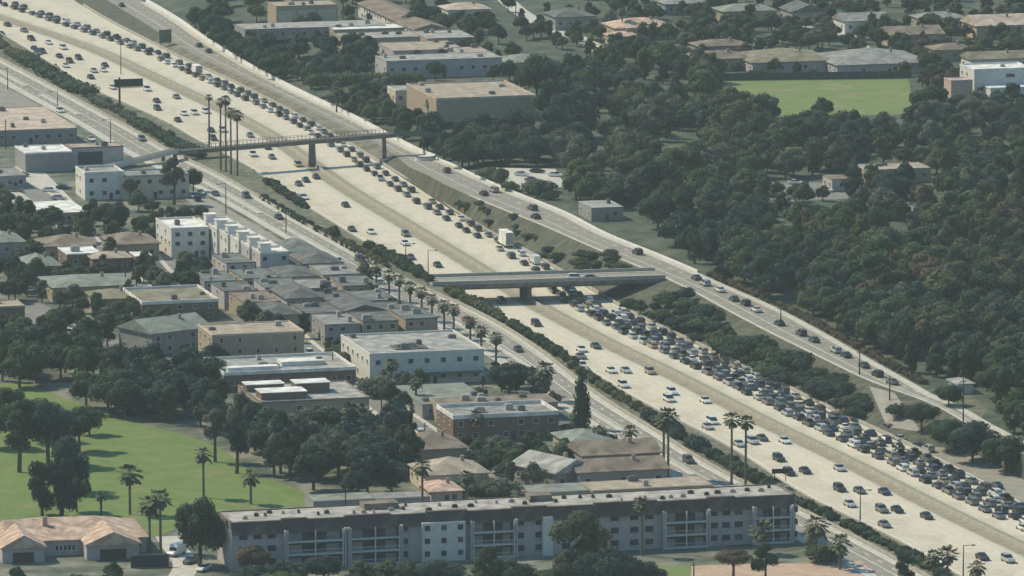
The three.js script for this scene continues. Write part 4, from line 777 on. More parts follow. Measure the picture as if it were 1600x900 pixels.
// both frontage roads
{
  const put = (u, v, kind, color, label, f = xNF, flip = 0) => { const p = at(u, v); car(kind, color, p[0], p[1] + 0.02, p[2], dirOf(f, p[2]) + flip, label, undefined, true); };
  const NR = [[94, 176, 'suv', 'white', 'white SUV on the near frontage road beside the pinkish parking roof'], [143, 220, 'sedan', 'white', 'white sedan waiting above the pale building with the dark opening'], [222, 220, 'suv', 'grey', 'grey SUV on the near frontage road just above the footbridge ramp'], [337, 306, 'sedan', 'charcoal', 'charcoal sedan on the near frontage road below the footbridge'], [385, 309, 'suv', 'charcoal', 'charcoal SUV by the wall below the footbridge palms'], [436, 342, 'sedan', 'black', 'black sedan by the parapet wall beside the townhouses'], [478, 398, 'sedan', 'grey', 'grey sedan parked at the lower end of the townhouses'], [528, 412, 'suv', 'white', 'white SUV on the near frontage road above the palm row'], [562, 408, 'suv', 'black', 'black SUV on the near frontage road above the palm row, farther one'], [566, 424, 'sedan', 'tan', 'tan sedan at the top of the palm row'], [590, 438, 'sedan', 'white', 'white sedan beside the first palm of the row'], [730, 503, 'sedan', 'red', 'red sedan on the near frontage road below the road bridge'], [810, 549, 'sedan', 'black', 'black sedan on the near frontage road right of the white apartment house'], [1015, 715, 'suv', 'black', 'black SUV on the near frontage road behind the brown gabled roofs'], [1076, 723, 'suv', 'charcoal', 'charcoal SUV on the near frontage road below the pair of tall palms']];
  for (const [u, v, k, c, l] of NR) put(u, v, k, c, l);
  const FR = [[190, 10, 'sedan', 'charcoal', 'charcoal sedan at the top of the far frontage road'], [311, 73, 'sedan', 'black', 'black sedan on the far frontage road, upper of two'], [326, 82, 'sedan', 'charcoal', 'charcoal sedan on the far frontage road, lower of two'], [698, 270, 'suv', 'charcoal', 'charcoal SUV on the far frontage road right of the footbridge'], [756, 305, 'sedan', 'black', 'black sedan beside a tan van on the far frontage road'], [772, 300, 'minivan', 'tan', 'tan van on the far frontage road above the box truck'], [832, 328, 'suv', 'charcoal', 'upper of two dark cars close together on the far frontage road'], [837, 341, 'sedan', 'black', 'lower of two dark cars close together on the far frontage road'], [996, 397, 'suv', 'black', 'black SUV at the far end of the road bridge'], [1088, 437, 'sedan', 'charcoal', 'first car of the line past the road bridge on the far road'], [1102, 446, 'suv', 'silver', 'second car of the line past the road bridge on the far road'], [1125, 456, 'sedan', 'white', 'third car of the line past the road bridge on the far road'], [1147, 470, 'sedan', 'charcoal', 'fourth car of the line past the road bridge on the far road'], [1165, 477, 'suv', 'black', 'fifth car of the line past the road bridge on the far road'], [1182, 487, 'sedan', 'white', 'sixth car of the line past the road bridge on the far road'], [1218, 508, 'sedan', 'black', 'single black sedan between two short lines on the far road'], [1252, 524, 'suv', 'charcoal', 'left one of a dark pair on the far road'], [1272, 534, 'sedan', 'charcoal', 'right one of a dark pair on the far road'], [1306, 551, 'suv', 'silver', 'silver SUV in the lower line on the far road'], [1322, 558, 'sedan', 'black', 'black sedan behind the silver SUV on the far road'], [1350, 574, 'sedan', 'charcoal', 'charcoal sedan above the slip road mouth'], [1371, 588, 'suv', 'black', 'black SUV at the slip road mouth'], [1394, 600, 'sedan', 'grey', 'grey sedan just past the slip road mouth']];
  for (const [u, v, k, c, l] of FR) put(u, v, k, c, l, xFN, Math.PI);
  // parked along the side streets and in the car parks
  const PK = [[282, 420, 'white'], [292, 408, 'charcoal'], [302, 309, 'white'], [308, 314, 'black'], [314, 304, 'silver'], [446, 520, 'silver'], [484, 556, 'white'], [506, 569, 'charcoal'], [534, 583, 'black'], [542, 594, 'charcoal'], [560, 608, 'white'], [575, 615, 'black'], [623, 654, 'black'], [632, 662, 'white'], [646, 670, 'charcoal'], [656, 680, 'white'], [668, 686, 'black'], [684, 696, 'silver'], [745, 708, 'white'], [750, 718, 'white'], [762, 726, 'charcoal'], [778, 742, 'white'], [786, 752, 'black']];
  PK.forEach(([u, v, c], i) => { const p = g(u, v, 0); car(i % 3 ? 'sedan' : 'suv', c, p[0], 0.06, p[1], 0.2 + (i % 2) * Math.PI, `${c} ${i % 3 ? 'sedan' : 'SUV'} parked along the side street, ${ord(i)} from its far end`, 'cars parked along the side street', v > 500); });
  const CP = [[112, 524, 'white', 'white van parked in the tree-ringed yard left of the beige building', 'minivan', 1.2], [130, 530, 'white', 'white sedan beside the white van in the tree-ringed yard', 'sedan', 1.4], [629, 618, 'white', 'white sedan parked before the white apartment house', 'sedan', 1.35], [276, 868, 'white', 'white delivery van on the driveway right of the tiled house', 'delivery_van', -0.5], [297, 880, 'charcoal', 'charcoal sedan on the driveway beside the white delivery van', 'sedan', -0.4], [318, 892, 'white', 'white sedan at the foot of the driveway', 'sedan', -0.4], [1000, 302, 'white', 'white van half hidden by trees beside the far road', 'minivan', 1.3]];
  for (const [u, v, c, l, k, y] of CP) { const p = g(u, v, 0); car(k, c, p[0], 0.06, p[1], y, l, undefined, true); }
  [[12, 285], [22, 280], [34, 276], [26, 300], [78, 300], [92, 312], [100, 296]].forEach(([u, v], i) => { const p = g(u, v, 0); car('sedan', ['white', 'charcoal', 'black', 'grey', 'white', 'silver', 'black'][i], p[0], 0.04, p[1], 1.3, `car parked in the left edge car park, ${ord(i)} in its rows`, 'cars in the left car park'); });
  [[1200, 291], [1243, 288], [1258, 296], [1290, 300], [1262, 306], [1338, 313], [1362, 324], [1376, 323], [1390, 322], [1404, 324], [1418, 320], [1230, 318]].forEach(([u, v], i) => { const p = g(u, v, 0); car(i % 4 ? 'sedan' : 'suv', i % 3 === 2 ? 'silver' : 'white', p[0], 0.04, p[1], 1.2, `pale car parked in the clearing of the wood, ${ord(i)} of its bays`, 'cars parked in the wood clearing'); });
  [[815, 275], [840, 270], [868, 276], [832, 284]].forEach(([u, v], i) => { const p = g(u, v, 0); car('sedan', ['white', 'black', 'white', 'grey'][i], p[0], 0.04, p[1], 1.2, `car in the pale car park behind the far road, ${ord(i)} of four`, 'cars in the pale car park'); });
}

// ---------------------------------------------------------------- vegetation
const TINT = { dark: [0.050, 0.084, 0.052], blue: [0.038, 0.070, 0.062], mid: [0.078, 0.118, 0.060], olive: [0.108, 0.122, 0.062], grey: [0.112, 0.134, 0.104], rust: [0.125, 0.106, 0.072], bright: [0.085, 0.145, 0.042] };
const WORDT = { dark: 'dark green', blue: 'blackish green', mid: 'mid green', olive: 'olive', grey: 'grey-green', rust: 'brownish', bright: 'bright green' };
const leafMat = {}; for (const k in TINT) leafMat[k] = new THREE.MeshPhysicalMaterial({ color: lin(...TINT[k]), vertexColors: true, roughness: 1, transmission: 0.4, thickness: 0, side: THREE.DoubleSide, specularIntensity: 0.2 });
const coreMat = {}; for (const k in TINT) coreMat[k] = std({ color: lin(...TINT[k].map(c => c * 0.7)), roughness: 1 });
const bark = flat(0.085, 0.066, 0.05), palmBark = flat(0.13, 0.105, 0.08), deadFrond = flat(0.17, 0.125, 0.075);

// leaf clumps spread over a set of lobes; crown fits radius 1 and height 2, from y = 0 up
function crownGeo(seed, lobes, count, size, flatN = 0.62) {
  const r = rng(seed), P = [], N = [], C = [], I = [];
  const n = new THREE.Vector3(), t = new THREE.Vector3(), b = new THREE.Vector3(), o = new THREE.Vector3(), wtot = lobes.reduce((a, l) => a + l[3] ** 2, 0);
  for (let i = 0; i < count; i++) {
    let q = r() * wtot, k = 0; while (q > lobes[k][3] ** 2 && k < lobes.length - 1) { q -= lobes[k][3] ** 2; k++; }
    const [lx, ly, lz, lr, sy = 0.85] = lobes[k];
    o.set(r() * 2 - 1, r() * 2 - 1, r() * 2 - 1); if (o.lengthSq() > 1 || o.lengthSq() < 0.01) { i--; continue; } o.normalize();
    if (o.y < -0.55 && r() < 0.7) { i--; continue; }
    const d = lr * (0.74 + 0.36 * Math.pow(r(), 0.7)), x = lx + o.x * d, y = ly + o.y * d * sy, z = lz + o.z * d;
    n.copy(o).addScaledVector(t.set(r() - 0.5, r() - 0.5, r() - 0.5), 1.5).normalize(); if (n.dot(o) < 0) n.negate();
    t.set(r() - 0.5, r() - 0.5, r() - 0.5).cross(n).normalize(); b.crossVectors(n, t);
    const s = size * (0.6 + r() * 0.8), s2 = s * (0.5 + r() * 0.4), base = P.length / 3;
    const tone = (0.76 + 0.44 * r()) * (0.72 + 0.56 * ((k * 0.618 + seed * 0.37) % 1)), warm = 1 + (r() - 0.5) * 0.3;
    for (const [a, c] of [[-1, -0.6], [1, -0.9], [0.8, 0.9], [-0.9, 0.7]]) {
      P.push(x + t.x * a * s + b.x * c * s2, y + t.y * a * s + b.y * c * s2, z + t.z * a * s + b.z * c * s2);
      N.push(lerp(n.x, o.x, flatN), lerp(n.y, o.y, flatN), lerp(n.z, o.z, flatN)); C.push(tone * warm, tone, tone * (2 - warm) * 0.95);
    }
    I.push(base, base + 1, base + 2, base, base + 2, base + 3);
  }
  const q = new THREE.BufferGeometry();
  q.setAttribute('position', new THREE.Float32BufferAttribute(P, 3)); q.setAttribute('normal', new THREE.Float32BufferAttribute(N, 3)); q.setAttribute('color', new THREE.Float32BufferAttribute(C, 3)); q.setIndex(I);
  q.attributes.normal.array.forEach((_, i, A) => { if (i % 3 === 0) { const l = Math.hypot(A[i], A[i + 1], A[i + 2]) || 1; A[i] /= l; A[i + 1] /= l; A[i + 2] /= l; } });
  return q;
}
function coreGeo(lobes, k = 0.72, seed = 1) { const r = rng(seed); return merged(lobes.map(([x, y, z, lr, sy = 0.85]) => { const q = new THREE.IcosahedronGeometry(lr * k, 1); q.scale(1, sy, 1); return moved(q, x, y, z); })); }
function lobesOf(seed, kind) {
  const r = rng(seed), out = [];
  if (kind === 'round') { out.push([0, 1.0, 0, 0.62, 0.95]); for (let i = 0; i < 9; i++) { const a = i / 9 * 6.283 * 2 + r(), R = 0.42 + r() * 0.2; out.push([Math.cos(a) * R, 0.6 + r() * 0.75, Math.sin(a) * R, 0.30 + r() * 0.16, 0.9]); } out.push([(r() - 0.5) * 0.3, 1.5, (r() - 0.5) * 0.3, 0.40, 0.85]); }
  if (kind === 'tall') { for (let i = 0; i < 11; i++) { const a = r() * 6.283, y = 0.3 + i / 11 * 1.5, R = (0.62 - Math.abs(y - 0.9) * 0.28) * (0.35 + r() * 0.65); out.push([Math.cos(a) * R, y, Math.sin(a) * R, 0.26 + r() * 0.15, 0.8]); } out.push([0, 1.65, 0, 0.3, 1]); }
  if (kind === 'cone') { for (let i = 0; i < 9; i++) { const y = 0.12 + i * 0.21; out.push([(r() - 0.5) * 0.25, y, (r() - 0.5) * 0.25, Math.max(0.16, 0.72 - i * 0.062), 0.75]); } }
  if (kind === 'bush') { for (let i = 0; i < 8; i++) { const a = i / 8 * 6.283, R = 0.3 + r() * 0.4; out.push([Math.cos(a) * R, 0.4 + r() * 0.5, Math.sin(a) * R, 0.40 + r() * 0.15, 1.0]); } out.push([0, 0.95, 0, 0.55, 1.1]); }
  return out;
}
const FORM = {};
for (const [kind, n, count, size] of [['round', 5, 1500, 0.085], ['tall', 4, 1250, 0.080], ['cone', 2, 1300, 0.075], ['bush', 3, 900, 0.10]])
  FORM[kind] = Array.from({ length: n }, (_, i) => { const l = lobesOf(100 + i * 17 + kind.length * 1000, kind); return { leaf: crownGeo(i * 31 + kind.length, l, Math.round(count * [1, 1.25, 0.85, 1.1, 1][i]), size * [1, 0.8, 1.2, 0.9, 1.05][i]), core: coreGeo(l, kind === 'tall' ? 0.5 : 0.62) }; });
FORM.fine = [0, 1, 2].map(i => { const l = lobesOf(700 + i * 13, 'round'); return { leaf: crownGeo(900 + i, l, 3800, 0.05), core: coreGeo(l, 0.62) }; });
FORM.finetall = [0, 1, 2].map(i => { const l = lobesOf(800 + i * 13, 'tall'); return { leaf: crownGeo(950 + i, l, 3400, 0.046), core: coreGeo(l, 0.5) }; });
const trunkGeo = (() => { // trunk with three limbs, height 1
  const limb = (x0, y0, z0, x1, y1, z1, r0, r1) => { const d = new THREE.Vector3(x1 - x0, y1 - y0, z1 - z0), l = d.length(), q = new THREE.CylinderGeometry(r1, r0, l, 7); q.translate(0, l / 2, 0); q.applyQuaternion(new THREE.Quaternion().setFromUnitVectors(new THREE.Vector3(0, 1, 0), d.normalize())); q.translate(x0, y0, z0); return q; };
  return merged([limb(0, 0, 0, 0.02, 0.62, 0.01, 0.045, 0.03), limb(0.02, 0.5, 0.01, 0.2, 0.95, 0.08, 0.026, 0.012), limb(0.01, 0.55, 0, -0.18, 0.95, -0.06, 0.024, 0.012), limb(0.02, 0.6, 0.01, 0.02, 1.0, -0.16, 0.026, 0.012)]);
})();
const rt = rng(909);
function tree(x, y, z, form, tint, h, r, label, group, cat = 'tree', clear, opt0, fine) {
  const fk = fine && form === 'round' ? 'fine' : fine && form === 'tall' ? 'finetall' : form, f = FORM[fk][Math.floor(rt() * FORM[fk].length)], bush = form === 'bush';
  const t = thing(bush ? 'shrub' : form === 'cone' ? 'conifer_tree' : form === 'tall' ? 'slender_tree' : 'broadleaf_tree', label, bush ? 'shrub' : cat, x, y, z, rt() * 6.283, group);
  const base = bush ? 0 : h * (clear ?? opt0 ?? (form === 'cone' ? 0.06 : form === 'tall' ? 0.16 : 0.12)), ch = (h - base) / 1.92;
  const c = mesh('crown', f.leaf, leafMat[tint], t); c.position.y = base; c.scale.set(r, ch, r * (0.9 + rt() * 0.2));
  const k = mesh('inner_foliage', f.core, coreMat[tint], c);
  if (!bush) { const tr = mesh('trunk', trunkGeo, bark, t); tr.scale.set(Math.max(5, h * 0.8), base + ch * 1.1, Math.max(5, h * 0.8)); }
  return t;
}
// fan palm: ringed trunk, skirt of dead fronds, round head of folded fans
const palmGeo = (() => {
  const head = (seed, drop) => { const r = rng(seed), list = [];
    for (let i = 0; i < 34; i++) {
      const a = i * 2.399, el = lerp(1.25, -0.75, i / 34) + (r() - 0.5) * 0.3, len = (0.85 + r() * 0.35), P = [], idx = [];
      const dir = [Math.cos(a) * Math.cos(el), Math.sin(el), Math.sin(a) * Math.cos(el)], side = [-Math.sin(a), 0, Math.cos(a)];
      const st = [[0.05, 0.01], [0.45, 0.03], [0.55, 0.20], [0.8, 0.26], [1.0, 0.05]];
      st.forEach(([d, w]) => { const sag = -drop * d * d * 0.5; for (const s of [-1, 0, 1]) P.push(dir[0] * d * len + side[0] * w * s, dir[1] * d * len + sag - Math.abs(s) * w * 0.35, dir[2] * d * len + side[2] * w * s); });
      for (let k = 0; k < st.length - 1; k++) for (const j of [0, 1]) { const o = k * 3 + j; idx.push(o, o + 3, o + 1, o + 1, o + 3, o + 4); }
      const q = new THREE.BufferGeometry(); q.setAttribute('position', new THREE.Float32BufferAttribute(P, 3)); q.setIndex(idx); const nq = q.toNonIndexed(); nq.computeVertexNormals(); list.push(nq);
    } return mergeGeometries(list); };
  const skirt = (seed) => { const r = rng(seed), list = []; for (let i = 0; i < 22; i++) { const a = i * 2.399, q = new THREE.ConeGeometry(0.09, 0.75, 4); q.rotateZ(0.35 + r() * 0.2); q.translate(0.2, -0.42 - r() * 0.35, 0); q.rotateY(a); list.push(q); } return merged(list); };
  const trunk = merged([0, 1, 2, 3, 4, 5, 6, 7].map(i => moved(new THREE.CylinderGeometry(0.9 - i * 0.035, 1.02 - i * 0.035, 0.125, 9), 0.02 * Math.sin(i), 0.0625 + i * 0.125, 0)));
  return { heads: [head(3, 0.5), head(8, 0.8), head(15, 0.65)], skirt: skirt(4), trunk };
})();
const palmLeaf = { green: std({ color: lin(0.062, 0.080, 0.036), roughness: 0.8, side: THREE.DoubleSide }), dull: std({ color: lin(0.085, 0.085, 0.048), roughness: 0.85, side: THREE.DoubleSide }) };
function palm(u, v, hpx, label, rm = 2.4, group, where) {
  const p = where ?? at(u, v), h = hpx / pxm(v) / 0.985, t = thing('palm_tree', label, 'palm', p[0], p[1], p[2], rt() * 6.28, group);
  const tr = mesh('trunk', palmGeo.trunk, palmBark, t); tr.scale.set(0.36, h, 0.36);
  const hd = mesh('crown', palmGeo.heads[Math.floor(rt() * 3)], rt() < 0.6 ? palmLeaf.green : palmLeaf.dull, t); hd.position.y = h; hd.scale.setScalar(rm);
  const sk = mesh('dead_fronds', palmGeo.skirt, deadFrond, t); sk.position.y = h; sk.scale.set(rm * 0.75, rm * 0.9, rm * 0.75);
}
function inPoly(x, z, w) { let c = false; for (let i = 0, j = w.length - 1; i < w.length; j = i++) if ((w[i][1] > z) !== (w[j][1] > z) && x < (w[j][0] - w[i][0]) * (z - w[i][1]) / (w[j][1] - w[i][1]) + w[i][0]) c = !c; return c; }
function blocked(x, z, m, bankOK) {
  if (!bankOK && x > xNH(z) - m * 0.6 && x < xFF(z) + m * 0.6) return true;
  for (const k of keepOut) {
    if (k.poly) { if (inPoly(x, z, k.poly)) return true; }
    else if (k.obb) { const [px, pz, yaw, w, d] = k.obb, dx = x - px, dz = z - pz, lx = dx * Math.cos(yaw) - dz * Math.sin(yaw), lz = dx * Math.sin(yaw) + dz * Math.cos(yaw); if (lx > -m && lx < w + m && lz > -d - m && lz < m) return true; }
    else if (Math.hypot(x - k.x, z - k.z) < k.r + m * 0.3) return true;
  }
  return false;
}
const planted = [], stood = [];
// a stand of trees: base points inside a quad of photo pixels
function stand(place, quad, n, tints, forms, hr, opt = {}) {
  const r = rng(quad[0][0] * 7 + quad[0][1] * 13 + n), pts = [];
  const w = quad.map(([u, v]) => g(u, v, 0)), gap = opt.gap ?? 5.5;
  for (let tries = 0; tries < n * 40 && pts.length < n; tries++) {
    const s = r(), t = r(), x = lerp(lerp(w[0][0], w[1][0], s), lerp(w[3][0], w[2][0], s), t), z = lerp(lerp(w[0][1], w[1][1], s), lerp(w[3][1], w[2][1], s), t);
    if (opt.bank === 'far' && (x < xBT(z) + 1 || x > xFN(z) - 0.5)) continue;
    if (blocked(x, z, opt.margin ?? 1.8, opt.bank)) continue;
    if (planted.some(q => Math.hypot(q[0] - x, q[1] - z) < gap)) continue;
    pts.push([x, z]); planted.push([x, z]);
  }
  const scr = ([x, z]) => x / (CAM_Z - z);
  pts.sort((a, b) => scr(a) - scr(b));
  pts.forEach(([x, z], i) => {
    const tint = tints[Math.floor(r() * tints.length)], form = forms[Math.floor(r() * forms.length)], h = lerp(hr[0], hr[1], r()), rad = h * (opt.wide ?? 1) * (form === 'round' ? 0.46 + r() * 0.16 : form === 'tall' ? 0.32 + r() * 0.12 : form === 'cone' ? 0.2 + r() * 0.06 : 0.75 + r() * 0.3);
    const word = form === 'bush' ? 'shrub' : form === 'cone' ? 'conifer' : form === 'tall' ? 'slender tree' : 'broad tree';
    stood.push({ x, z, form, tint, h, rad, label: `${WORDT[tint]} ${word} ${place}, ${ord(i)} from left`, group: 'trees ' + place, low: opt.low });
  });
  return pts.length;
}
const D = ['dark', 'dark', 'blue', 'mid'], G = ['dark', 'mid', 'grey', 'olive'], O = ['olive', 'olive', 'mid', 'dark', 'mid'], R = ['round', 'round', 'tall'], T = ['tall', 'tall', 'round'];

// the trees that show largest become things of their own, the rest of a kind one mass of trees
function plantAll() {
  const kinds = {};
  for (const q of stood) (kinds[q.form] ??= []).push(q);
  const rest = [];
  for (const f in kinds) {
    const size = q => q.h * q.rad / (CAM_Z - q.z) ** 2;
    kinds[f].sort((a, b) => size(b) - size(a)).forEach((q, i) => { if (i < (f === 'bush' ? 300 : 258)) q.keep = true; else rest.push(q); });
  }
  for (const q of stood) if (q.keep) tree(q.x, level(q.x, q.z), q.z, q.form, q.tint, q.h, q.rad, q.label, q.group, 'tree', undefined, q.low);
  if (!rest.length) return;
  const root = new THREE.Group(); root.name = 'tree_mass'; root.userData = { kind: 'stuff', label: 'smaller trees massed together in the wood and between the far houses', category: 'trees' }; scene.add(root);
  const sets = {}; rest.forEach((q, i) => { const k = i % FORM[q.form].length; (sets[q.form + '|' + k + '|' + q.tint] ??= []).push(q); });
  const mt = new THREE.Matrix4(), qt = new THREE.Quaternion(), UPV = new THREE.Vector3(0, 1, 0), trunks = [];
  for (const key in sets) {
    const [form, k, tint] = key.split('|'), f = FORM[form][k], list = sets[key];
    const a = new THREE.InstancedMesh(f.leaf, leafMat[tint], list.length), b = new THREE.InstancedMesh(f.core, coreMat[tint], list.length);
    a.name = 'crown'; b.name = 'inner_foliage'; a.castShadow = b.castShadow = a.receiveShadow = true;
    list.forEach((q, i) => { const base = q.h * (q.low ?? 0.14), ch = (q.h - base) / 1.92; qt.setFromAxisAngle(UPV, rt() * 6.283); mt.compose(new THREE.Vector3(q.x, level(q.x, q.z) + base, q.z), qt, new THREE.Vector3(q.rad, ch, q.rad)); a.setMatrixAt(i, mt); b.setMatrixAt(i, mt); trunks.push([q, qt.clone(), base + ch * 1.1]); });
    root.add(a, b);
  }
  const tm = new THREE.InstancedMesh(trunkGeo, bark, trunks.length); tm.name = 'trunk'; tm.castShadow = true;
  trunks.forEach(([q, qq, h], i) => { mt.compose(new THREE.Vector3(q.x, level(q.x, q.z), q.z), qq, new THREE.Vector3(Math.max(5, q.h * 0.8), h, Math.max(5, q.h * 0.8))); tm.setMatrixAt(i, mt); }); root.add(tm);
}
const vz = v => g(800, v, 0)[1];
function hedge(label, f, v0, v1, wd, ht, tint, yf = () => 0, dens = 1) {
  const z0 = vz(v0), z1 = vz(v1), n = Math.max(3, Math.round((z1 - z0) / (wd * 0.62))), r = rng(Math.round(v0 * 31 + v1)), lobes = [];
  const zc = (z0 + z1) / 2, xc = f(zc), yc = yf(zc);
  for (let i = 0; i < n; i++) { const z = lerp(z0, z1, i / (n - 1)), k = 0.6 + r() * 0.65; if (r() < 0.14) continue; lobes.push([f(z) - xc + (r() - 0.5) * wd * 0.35, ht * 0.42 * k + yf(z) - yc, z - zc, wd * 0.5 * k, ht / wd * 0.95]); }
  const t = thing('hedge', label, 'hedge', xc, yc, zc);
  const c = mesh('foliage', crownGeo(n * 7 + 3, lobes, Math.round(n * 95 * dens), 0.42), leafMat[tint], t);
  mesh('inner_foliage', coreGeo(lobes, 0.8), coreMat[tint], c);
}
const verge = k => z => lerp(xNF(z) + 1, xCrest(z), k);
hedge('low brownish hedge on the verge at the upper left edge', verge(0.5), 40, 92, 7, 2.6, 'rust');
hedge('dark tree-like hedge on the verge just before the overhead sign', verge(0.4), 96, 150, 7, 4, 'dark');
hedge('scrubby hedge on the verge beneath the overhead sign', verge(0.4), 154, 192, 5, 2.4, 'grey');
hedge('dark hedge on the verge between overhead sign and footbridge', verge(0.3), 194, 246, 6, 3.2, 'dark');
hedge('dark shrubs on the cutting edge just below the footbridge', verge(0.92), 284, 326, 3.0, 2.2, 'dark');
hedge('low dark hedge along the parapet wall below the footbridge', verge(0.04), 310, 400, 2.0, 1.3, 'dark');
hedge('ragged row of dark shrubs on the verge above the road bridge', verge(0.85), 388, 440, 4.0, 2.8, 'dark');
hedge('small shrub row by the parapet wall above the palm row', verge(0.1), 366, 420, 2.6, 2.2, 'olive');
hedge('shrubs at the left abutment of the road bridge', verge(0.75), 455, 505, 3.6, 2.2, 'olive');
hedge('dark rounded shrubs on the cutting edge below the road bridge', verge(0.72), 512, 570, 3.0, 2.2, 'dark');
hedge('thin shrub line on the verge beside the tall dark conifer', verge(0.5), 572, 650, 2.6, 1.8, 'olive');
hedge('dark hedge behind the parapet wall left of the twin palms', verge(0.28), 655, 722, 4.0, 3.0, 'blue');
hedge('dark green hedge behind the parapet wall under the twin palms', verge(0.34), 726, 770, 4.2, 2.8, 'dark');
hedge('hedge on the verge below the low road sign', verge(0.4), 774, 812, 3.4, 1.8, 'dark');
hedge('dark ivy hedge along the verge near the bottom right', verge(0.45), 816, 852, 4.2, 1.8, 'dark');
hedge('dark hedge along the verge at the bottom edge', verge(0.5), 856, 905, 4.0, 1.8, 'dark');
hedge('low shrubs along the far edge of the far road above the slip road', z => xFF(z) + 2.5, 430, 520, 2.4, 1.4, 'rust');
hedge('low brown shrubs behind the line of cars on the far road', z => xFF(z) + 2.5, 522, 600, 2.4, 1.4, 'rust');
{ // long clipped screen hedge in front of the school
  const a = g(488, 134, 0), b = g(652, 132, 0), n = 26, lobes = [], r = rng(4);
  const xc = (a[0] + b[0]) / 2, zc = (a[1] + b[1]) / 2;
  for (let i = 0; i < n; i++) lobes.push([lerp(a[0], b[0], i / (n - 1)) - xc, 1.9, lerp(a[1], b[1], i / (n - 1)) - zc + (r() - 0.5), 3.0, 0.85]);
  const t = thing('hedge', 'long clipped green hedge in front of the school buildings', 'hedge', xc, 0, zc);
  const c = mesh('foliage', crownGeo(71, lobes, 3600, 0.36), leafMat.mid, t); mesh('inner_foliage', coreGeo(lobes, 0.86), coreMat.mid, c);
  keepOut.push({ x: xc, z: zc, r: 4 });
}

// single trees that the photograph picks out
const one = (u, v, form, tint, h, r, label, clear) => { const p = at(u, v); planted.push([p[0], p[2]]); tree(p[0], p[1], p[2], form, tint, h, r, label, undefined, undefined, clear, undefined, true); };
one(272, 320, 'tall', 'grey', 15, 5.2, 'grey-green tall tree beside the footbridge ramp, its trunk before the cream building', 0.4);
one(302, 300, 'round', 'dark', 8, 3.4, 'dark tree right of the grey-green tree under the footbridge', 0.15);
one(204, 312, 'round', 'olive', 7, 2.6, 'small bare-looking tree before the cream building');
one(186, 370, 'round', 'blue', 11.5, 3.8, 'dense blackish tree left of the white townhouse', 0.05);
one(172, 412, 'tall', 'rust', 8, 3, 'thin brownish tree in front of the tan low roof');
one(104, 530, 'round', 'dark', 10, 6, 'broad dark tree on the tree-ringed yard', 0.1);
one(795, 624, 'round', 'blue', 10.5, 6.6, 'broad blackish tree right of the white apartment house', 0.06);
one(908, 670, 'cone', 'dark', 16, 3.6, 'tall dark conifer standing alone beside the near frontage road');
one(612, 770, 'round', 'dark', 8.4, 5.2, 'smooth domed dark tree behind the apartment block', 0.05);
one(8, 668, 'round', 'dark', 11, 6, 'dark tree at the left edge above the great lawn tree', 0.1);
one(60, 690, 'round', 'mid', 12, 6.5, 'green tree at the top of the lawn group at left', 0.1);
one(110, 770, 'tall', 'blue', 14, 6, 'blackish tree low in the lawn group at left', 0.04);
one(140, 680, 'round', 'mid', 8, 4.2, 'small green tree at the right tip of the lawn group', 0.12);
one(30, 738, 'tall', 'dark', 18, 6.2, 'tall dark tree on the lawn at the left edge', 0.3);
one(76, 728, 'round', 'blue', 17, 7.2, 'great dark tree in the middle of the lawn group at left', 0.25);
one(124, 706, 'round', 'dark', 12, 5, 'dark tree at the right of the lawn group at left', 0.2);
one(96, 806, 'tall', 'blue', 17, 5.4, 'blackish tree right behind the terracotta-roofed house', 0.02);
one(66, 806, 'tall', 'blue', 13, 4.6, 'blackish tree behind the left part of the terracotta-roofed house', 0.04);
one(-4, 700, 'round', 'mid', 13, 6, 'tree cut by the left edge above the lawn group', 0.2);
one(120, 800, 'round', 'dark', 9, 4, 'lower dark tree in the shade right of the blackish tree', 0.04);
one(336, 722, 'tall', 'grey', 13.5, 4.6, 'grey-green tree with visible trunk on the park lawn', 0.42);
one(370, 740, 'tall', 'blue', 15, 4.2, 'dark tree right of the grey-green tree on the park lawn', 0.3);
one(312, 884, 'round', 'dark', 17, 6.6, 'big dark tree between the driveway and the apartment block', 0.05);
one(440, 935, 'round', 'bright', 6.4, 6, 'bright green low tree before the left end of the apartment block', 0.02);
one(395, 905, 'round', 'rust', 8.5, 5, 'purplish brown tree at the left corner of the apartment block', 0.05);
one(505, 915, 'round', 'blue', 7.4, 5, 'dark tree before the left balconies of the apartment block', 0.05);
one(765, 935, 'tall', 'mid', 12, 5, 'green tree before the middle balconies of the apartment block', 0.06);
one(1010, 935, 'round', 'dark', 9, 5.5, 'dark tree right of the blackish tree at the bottom', 0.05);
one(690, 930, 'round', 'blue', 8.8, 6.2, 'dark tree before the stair tower of the apartment block', 0.05);
one(640, 925, 'round', 'mid', 7.5, 4.5, 'green tree left of the stair tower of the apartment block', 0.05);
one(800, 935, 'round', 'dark', 9.6, 6, 'dark tree left of the tallest tree before the apartment block', 0.05);
one(905, 930, 'tall', 'olive', 19.5, 8.4, 'tallest tree before the apartment block, olive crown reaching its roof', 0.1);
one(950, 945, 'round', 'blue', 13.5, 8.6, 'dense blackish tree right of the tallest tree at the bottom', 0.04);
one(880, 945, 'round', 'dark', 10, 5, 'dark tree under the tallest tree at the bottom', 0.04);
one(1145, 905, 'round', 'rust', 7.2, 5, 'thin brown tree before the right balconies of the apartment block', 0.3);
one(1196, 905, 'tall', 'mid', 8.5, 4, 'green tree before the right end of the apartment block', 0.2);
one(660, 52, 'round', 'blue', 12, 8.2, 'great round dark tree at the top edge beside the brown diagonal roof', 0.05);
one(690, 56, 'round', 'dark', 9, 6, 'round dark tree right of the great one at the top edge', 0.05);
one(1392, 332, 'round', 'blue', 13.5, 8, 'big blackish tree in the wood clearing below the tan building', 0.05);
one(1480, 700, 'round', 'dark', 9, 6, 'dark tree on the bank between slip road and far road', 0.04);
